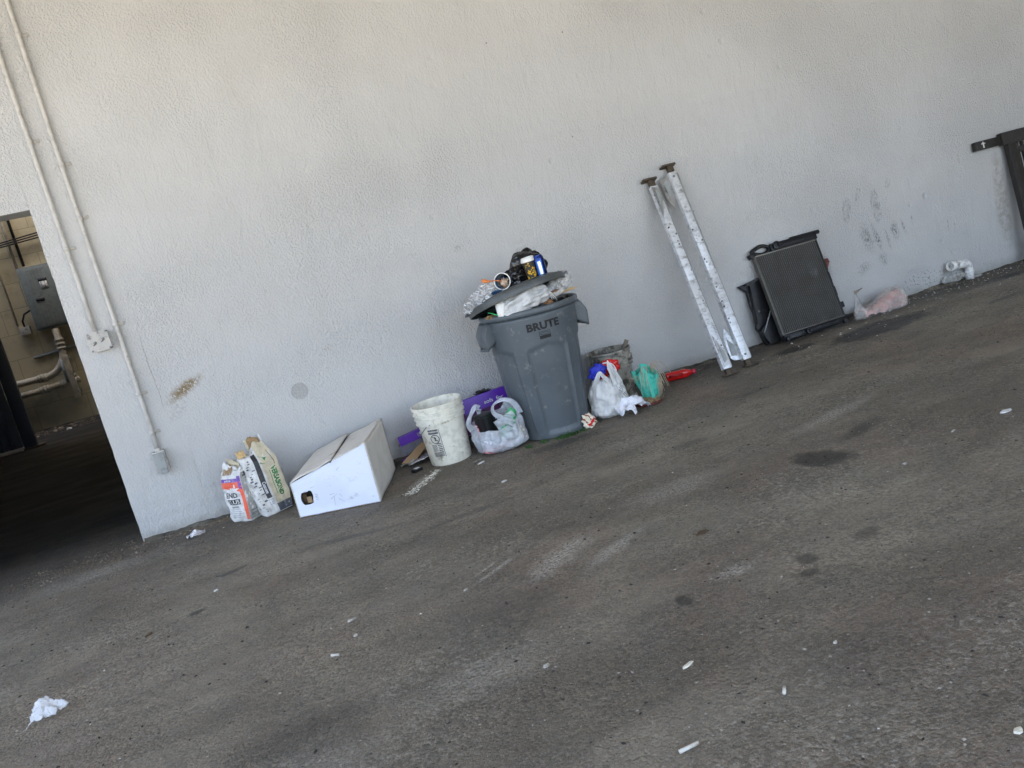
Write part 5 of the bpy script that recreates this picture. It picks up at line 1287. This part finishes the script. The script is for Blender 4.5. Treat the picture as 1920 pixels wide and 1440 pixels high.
bm = bmesh.new(); grid(bm, 24, 20, lambda u, v: cb(.12+.80*u, .10+.62*v, .82)+Vector((0, .0, -.006))); solid(obj('pink_sheet', bm, mat('pink_sheet_paper', (.66, .40, .36), .5, col2=(.66, .24, .21), nsc=9, lo=.5, hi=.62), t), .001)
bm = bmesh.new(); grid(bm, 14, 14, lambda u, v: Vector((-.235+.10*u*(1-.2*v), -.03+.04*u+.012*sin(v*6), .10+.13*v*(1-.78*u)+.012*sin(u*5)))); solid(obj('stiff_corner', bm, M_clear2, t), .0006)
bm = bmesh.new(); grid(bm, 10, 5, lambda u, v: Vector((-.20+.085*u, .0+.01*v, .190+.035*u-.03*u*u*0+.028*v*(1-u)))); solid(obj('curled_lip', bm, M_stick, t), .001)

# ================================================================== loose foil, scraps and grit on the floor
def inpoly(x, y, P_):
    ins = False
    for i in range(len(P_)):
        (x1, y1), (x2, y2) = P_[i], P_[(i+1) % len(P_)]
        if (y1 > y) != (y2 > y) and x < (x2-x1)*(y-y1)/(y2-y1)+x1: ins = not ins
    return ins
def sheet(name, c, sx, sy, h, m, label, cat, seed, rz=0, amp=.02, mask=None, n=34, lift=0):
    bm = bmesh.new()
    vs = grid(bm, n, n, lambda u, v: Vector(((u-.5)*sx, (v-.5)*sy, max(.0015, h*(1-abs(2*u-1)**1.5)*(1-abs(2*v-1)**1.5)+amp*noise.noise(Vector((u*5+seed, v*5, seed)))+amp*.7*abs(noise.noise(Vector((u*11+seed, v*11, 2))))+lift*max(0, v-.25)*(1 if u > .2 else u*5)))))
    dl = [v for v in bm.verts if mask and not mask(v.co.x/sx+.5+.06*noise.noise(v.co*40), v.co.y/sy+.5+.06*noise.noise(v.co*33+Vector((3, 3, 3))))]
    if dl: bmesh.ops.delete(bm, geom=dl, context='VERTS')
    o = obj(name, bm, m, angle=25); o.location = c; o.rotation_euler = (0, 0, rz); solid(o, .0006); tag(o, label, cat); return o
M_clearw = mat('pale_crinkled_film', (.85, .87, .90), .15, crease=15, cst=.9, alpha=.55, spec=.9)
sheet('plastic_film', (-1.035, -2.10, 0), .175, .085, .018, M_clearw, 'crinkled clear plastic scrap alone on the floor at lower left', 'plastic scrap', 3, radians(3), .016, lambda u, v: inpoly(u, v, [(0, .10), (.22, .33), (.30, .62), (.42, .95), (.60, .98), (.68, .80), (1.0, .52), (.86, .34), (.40, .22)]), lift=.095)
sheet('foil_scrap', (-.615, -.245, 0), .125, .09, .018, M_foil, 'crumpled silver foil at the foot of the wall by the doorway', 'foil', 5, radians(18), .018, lambda u, v: (u-.5)**2+(v-.5)**2 < .22)
M_dullp = mat('dull_trodden_paper', (.50, .48, .43), .8, dirt=(.25, .23, .20), dsc=60, dlo=.45, dhi=.6)
def scrap(name, x, y, sx, sy, rz, m, label, cat, seed=0, h=.004, grp=None):
    bm = bmesh.new(); random.seed(seed); n = 9
    pts = [Vector((sx/2*cos(2*pi*k/n)*random.uniform(.65, 1.1), sy/2*sin(2*pi*k/n)*random.uniform(.65, 1.1), .001)) for k in range(n)]
    lo = [bm.verts.new(p) for p in pts]; hi = [bm.verts.new(Vector((p.x*.9, p.y*.9, h*random.uniform(.6, 1.6)))) for p in pts]; c = bm.verts.new((0, 0, h*1.3))
    for k in range(n): bm.faces.new((lo[k], lo[(k+1) % n], hi[(k+1) % n], hi[k])); bm.faces.new((hi[k], hi[(k+1) % n], c))
    bm.faces.new(lo[::-1])
    o = obj(name, bm, m, smooth=False); o.location = (x, y, 0); o.rotation_euler = (0, 0, rz); tag(o, label, cat, grp); return o
M_dullb = mat('trodden_butt_paper', (.62, .60, .54), .8, dirt=(.30, .22, .14), dsc=60, dlo=.5, dhi=.65)
def butt(x, y, rz, ln, label, r=.0045):
    bm = bmesh.new(); tube(bm, [(-ln/2, 0, r), (ln/2, 0, r)], r, 10); o = obj('cigarette_butt', bm, M_dullb); o.location = (x, y, .001); o.rotation_euler = (0, 0, rz); tag(o, label, 'cigarette butt'); return o
SCR = [
 ('paper_scrap', .048, -2.222, .055, .016, .25, M_dullp, 'thin white paper sliver on the floor, upper of a close pair', 'paper scrap'),
 ('paper_scrap', .043, -2.365, .024, .022, .9, M_dullp, 'small white paper flake just below the long sliver', 'paper scrap'),
 ('paper_scrap', .524, -3.047, .030, .020, .2, M_dullp, 'squarish white paper scrap near the bottom middle of the floor', 'paper scrap'),
 ('plaster_chip', .838, -3.323, .045, .020, .3, M_pail, 'cream plaster chip right of the squarish paper scrap', 'plaster chip'),
 ('plastic_ring', 1.187, -3.494, .016, .014, .3, M_dullp, 'tiny white plastic ring alone on the right part of the floor', 'plastic scrap'),
 ('paper_scrap', 2.888, -2.575, .075, .035, .1, M_sackw, 'oval white paper scrap at the right edge of the floor', 'paper scrap'),
 ('bottle_cap', 2.226, -2.686, .022, .022, .1, M_dullp, 'small round white bottle cap on the right side of the floor', 'bottle cap'),
 ('paper_scrap', 2.60, -2.57, .035, .012, .3, M_dullp, 'tiny white flake left of the oval paper scrap', 'paper scrap'),
 ('plaster_chip', 1.008, -1.191, .04, .03, .3, M_sackw, 'white plaster chip on the floor in front of the shopping bag', 'plaster chip'),
 ('plaster_chip', 1.03, -.70, .07, .018, .5, M_sackw, 'thin white plaster flake at the foot of the pail', 'plaster chip'),
 ('plaster_chip', 1.227, -3.991, .028, .022, .3, M_pail, 'pale chip at the lower right corner of the floor', 'plaster chip'),
 ('leaf_scrap', 1.335, -2.604, .065, .035, .3, M_kraftd, 'dark leaf scrap on the floor below the big oil stain', 'leaf'),
 ('paper_scrap', .471, -2.332, .022, .016, .3, M_dullp, 'small white crumb in the middle of the floor', 'paper scrap'),
 ('plaster_chip', -.473, -1.353, .026, .018, .3, M_sackw, 'pale chip on the floor between the foil and the lower left film', 'plaster chip'),
 ('leaf_scrap', -.74, -1.62, .05, .022, .9, M_kraftd, 'small dark leaf scrap on the left part of the floor', 'leaf'),
]
butt(-.042, -2.466, -.6, .03, 'short white cigarette butt at the left of the lower floor')
butt(.957, -3.582, .9, .026, 'short white cigarette butt lying toward the lower right')
butt(.661, -3.62, .02, .052, 'long white paper roll near the bottom edge', .0048)

for i, (nm, x, y, sx, sy, rz, m, lb, ct) in enumerate(SCR): scrap(nm, x, y, sx, sy, rz, m, lb, ct, 100+i)

# crumbs and grit nobody could count
def grit(name, label, n, place, smin, smax, m, seed):
    random.seed(seed); bm = bmesh.new()
    for k in range(n):
        x, y = place(); s = random.uniform(smin, smax)*random.choice((.6, 1, 1, 1.5)); a = random.uniform(0, 6.3); st = random.uniform(.35, 1)
        c, d = cos(a)*s, sin(a)*s; h = s*random.uniform(.25, .7)
        b = [bm.verts.new((x+c, y+d, .0005)), bm.verts.new((x-d*st, y+c*st, .0005)), bm.verts.new((x-c, y-d, .0005)), bm.verts.new((x+d*st, y-c*st, .0005))]
        tp = bm.verts.new((x+random.uniform(-.3, .3)*s, y+random.uniform(-.3, .3)*s, h))
        for i in range(4): bm.faces.new((b[i], b[(i+1) % 4], tp))
    o = obj(name, bm, m, smooth=False); tag(o, label, 'grit', kind='stuff'); return o
U = random.uniform; G = random.gauss
M_grit = mat('pale_grit', (.46, .43, .37), .8, col2=(.28, .25, .20), nsc=3)
M_gritm = mat('mid_grit', (.40, .37, .31), .85, col2=(.24, .22, .18), nsc=4)
M_gritd = mat('dark_grit', (.03, .027, .024), .8)
M_gritb = mat('brown_grit', (.20, .14, .085), .85, col2=(.34, .28, .20), nsc=6)
grit('grit', 'pale grit scattered over the whole floor', 6500, lambda: (U(-2, 7), -U(.0, 4.6)), .0013, .0046, M_gritm, 1)
grit('grit', 'dark grit scattered over the whole floor', 4000, lambda: (U(-2, 6), -U(.0, 4.6)), .0018, .0065, M_gritd, 2)
grit('grit', 'pale plaster crumbs along the foot of the wall', 800, lambda: (U(-1, 7.5), -abs(G(0, .16))), .002, .006, M_grit, 3)
grit('grit', 'brown dirt and wood crumbs in front of the doorway', 1500, lambda: (G(-1.10, .34), G(-.10, .13)), .002, .006, M_gritb, 4)
grit('grit', 'brown dirt in the corner beside the small sack', 700, lambda: (G(-.50, .12), -abs(G(.0, .09))-.01), .002, .006, M_gritb, 5)
grit('grit', 'white plaster crumbs spilt in front of the white box and pail', 520, lambda: (lambda q: (.66+.16*q+G(0, .018), -.70+.20*q+G(0, .022)-.02))(U(-.6, .8)), .0015, .006, M_pail, 6)
grit('grit', 'white flakes under the elbow pipe and clear bag', 260, lambda: (G(5.2, .55), -abs(G(.05, .22))), .003, .008, M_sackw, 7)
grit('grit', 'white flakes on the oil stain by the radiator', 26, lambda: (G(3.9, .35), G(-.45, .15)), .005, .010, M_cup, 8)
grit('grit', 'debris along the foot of the block wall', 500, lambda: (U(-4, -1.5), U(8.6, 9.75)), .006, .025, M_gritb, 9)
grit('grit', 'small white flakes spread thinly across the floor', 150, lambda: (U(-1.2, 4.5), -U(.6, 4.3)), .0015, .0048, M_sackw, 10)

# ragged dirt fillet where the wall meets the floor
bm = bmesh.new(); nn = 900; xa, xb = DX1+.01, 8.0
rowa = []
for i in range(nn+1):
    x = xa+(xb-xa)*i/nn
    hh = .006+.020*max(0, fbm((x, 0, 0), 3.0, 2)+.25)+.006*fbm((x, 1, 0), 22, 5); ww = .018+.05*max(0, fbm((x, 5, 0), 2.2, 4)+.2)+.012*fbm((x, 3, 0), 25, 6)
    rowa.append([bm.verts.new((x, .002, max(.002, hh))), bm.verts.new((x, -.35*max(.006, ww), max(.002, hh)*.62+.002*fbm((x, 9, 0), 40, 1))), bm.verts.new((x, -max(.008, ww), -.001))])
for a, b in zip(rowa, rowa[1:]):
    for k in range(2): bm.faces.new((a[k], b[k], b[k+1], a[k+1]))
o = obj('dirt_line', bm, mat('wall_foot_dirt', (.10, .088, .068), .95, col2=(.20, .18, .14), nsc=18, dirt=(.03, .027, .022), dsc=9, dlo=.45, dhi=.6, bsc=120, bst=.8)); tag(o, 'ragged line of dirt packed along the foot of the white wall', 'dirt', kind='stuff')
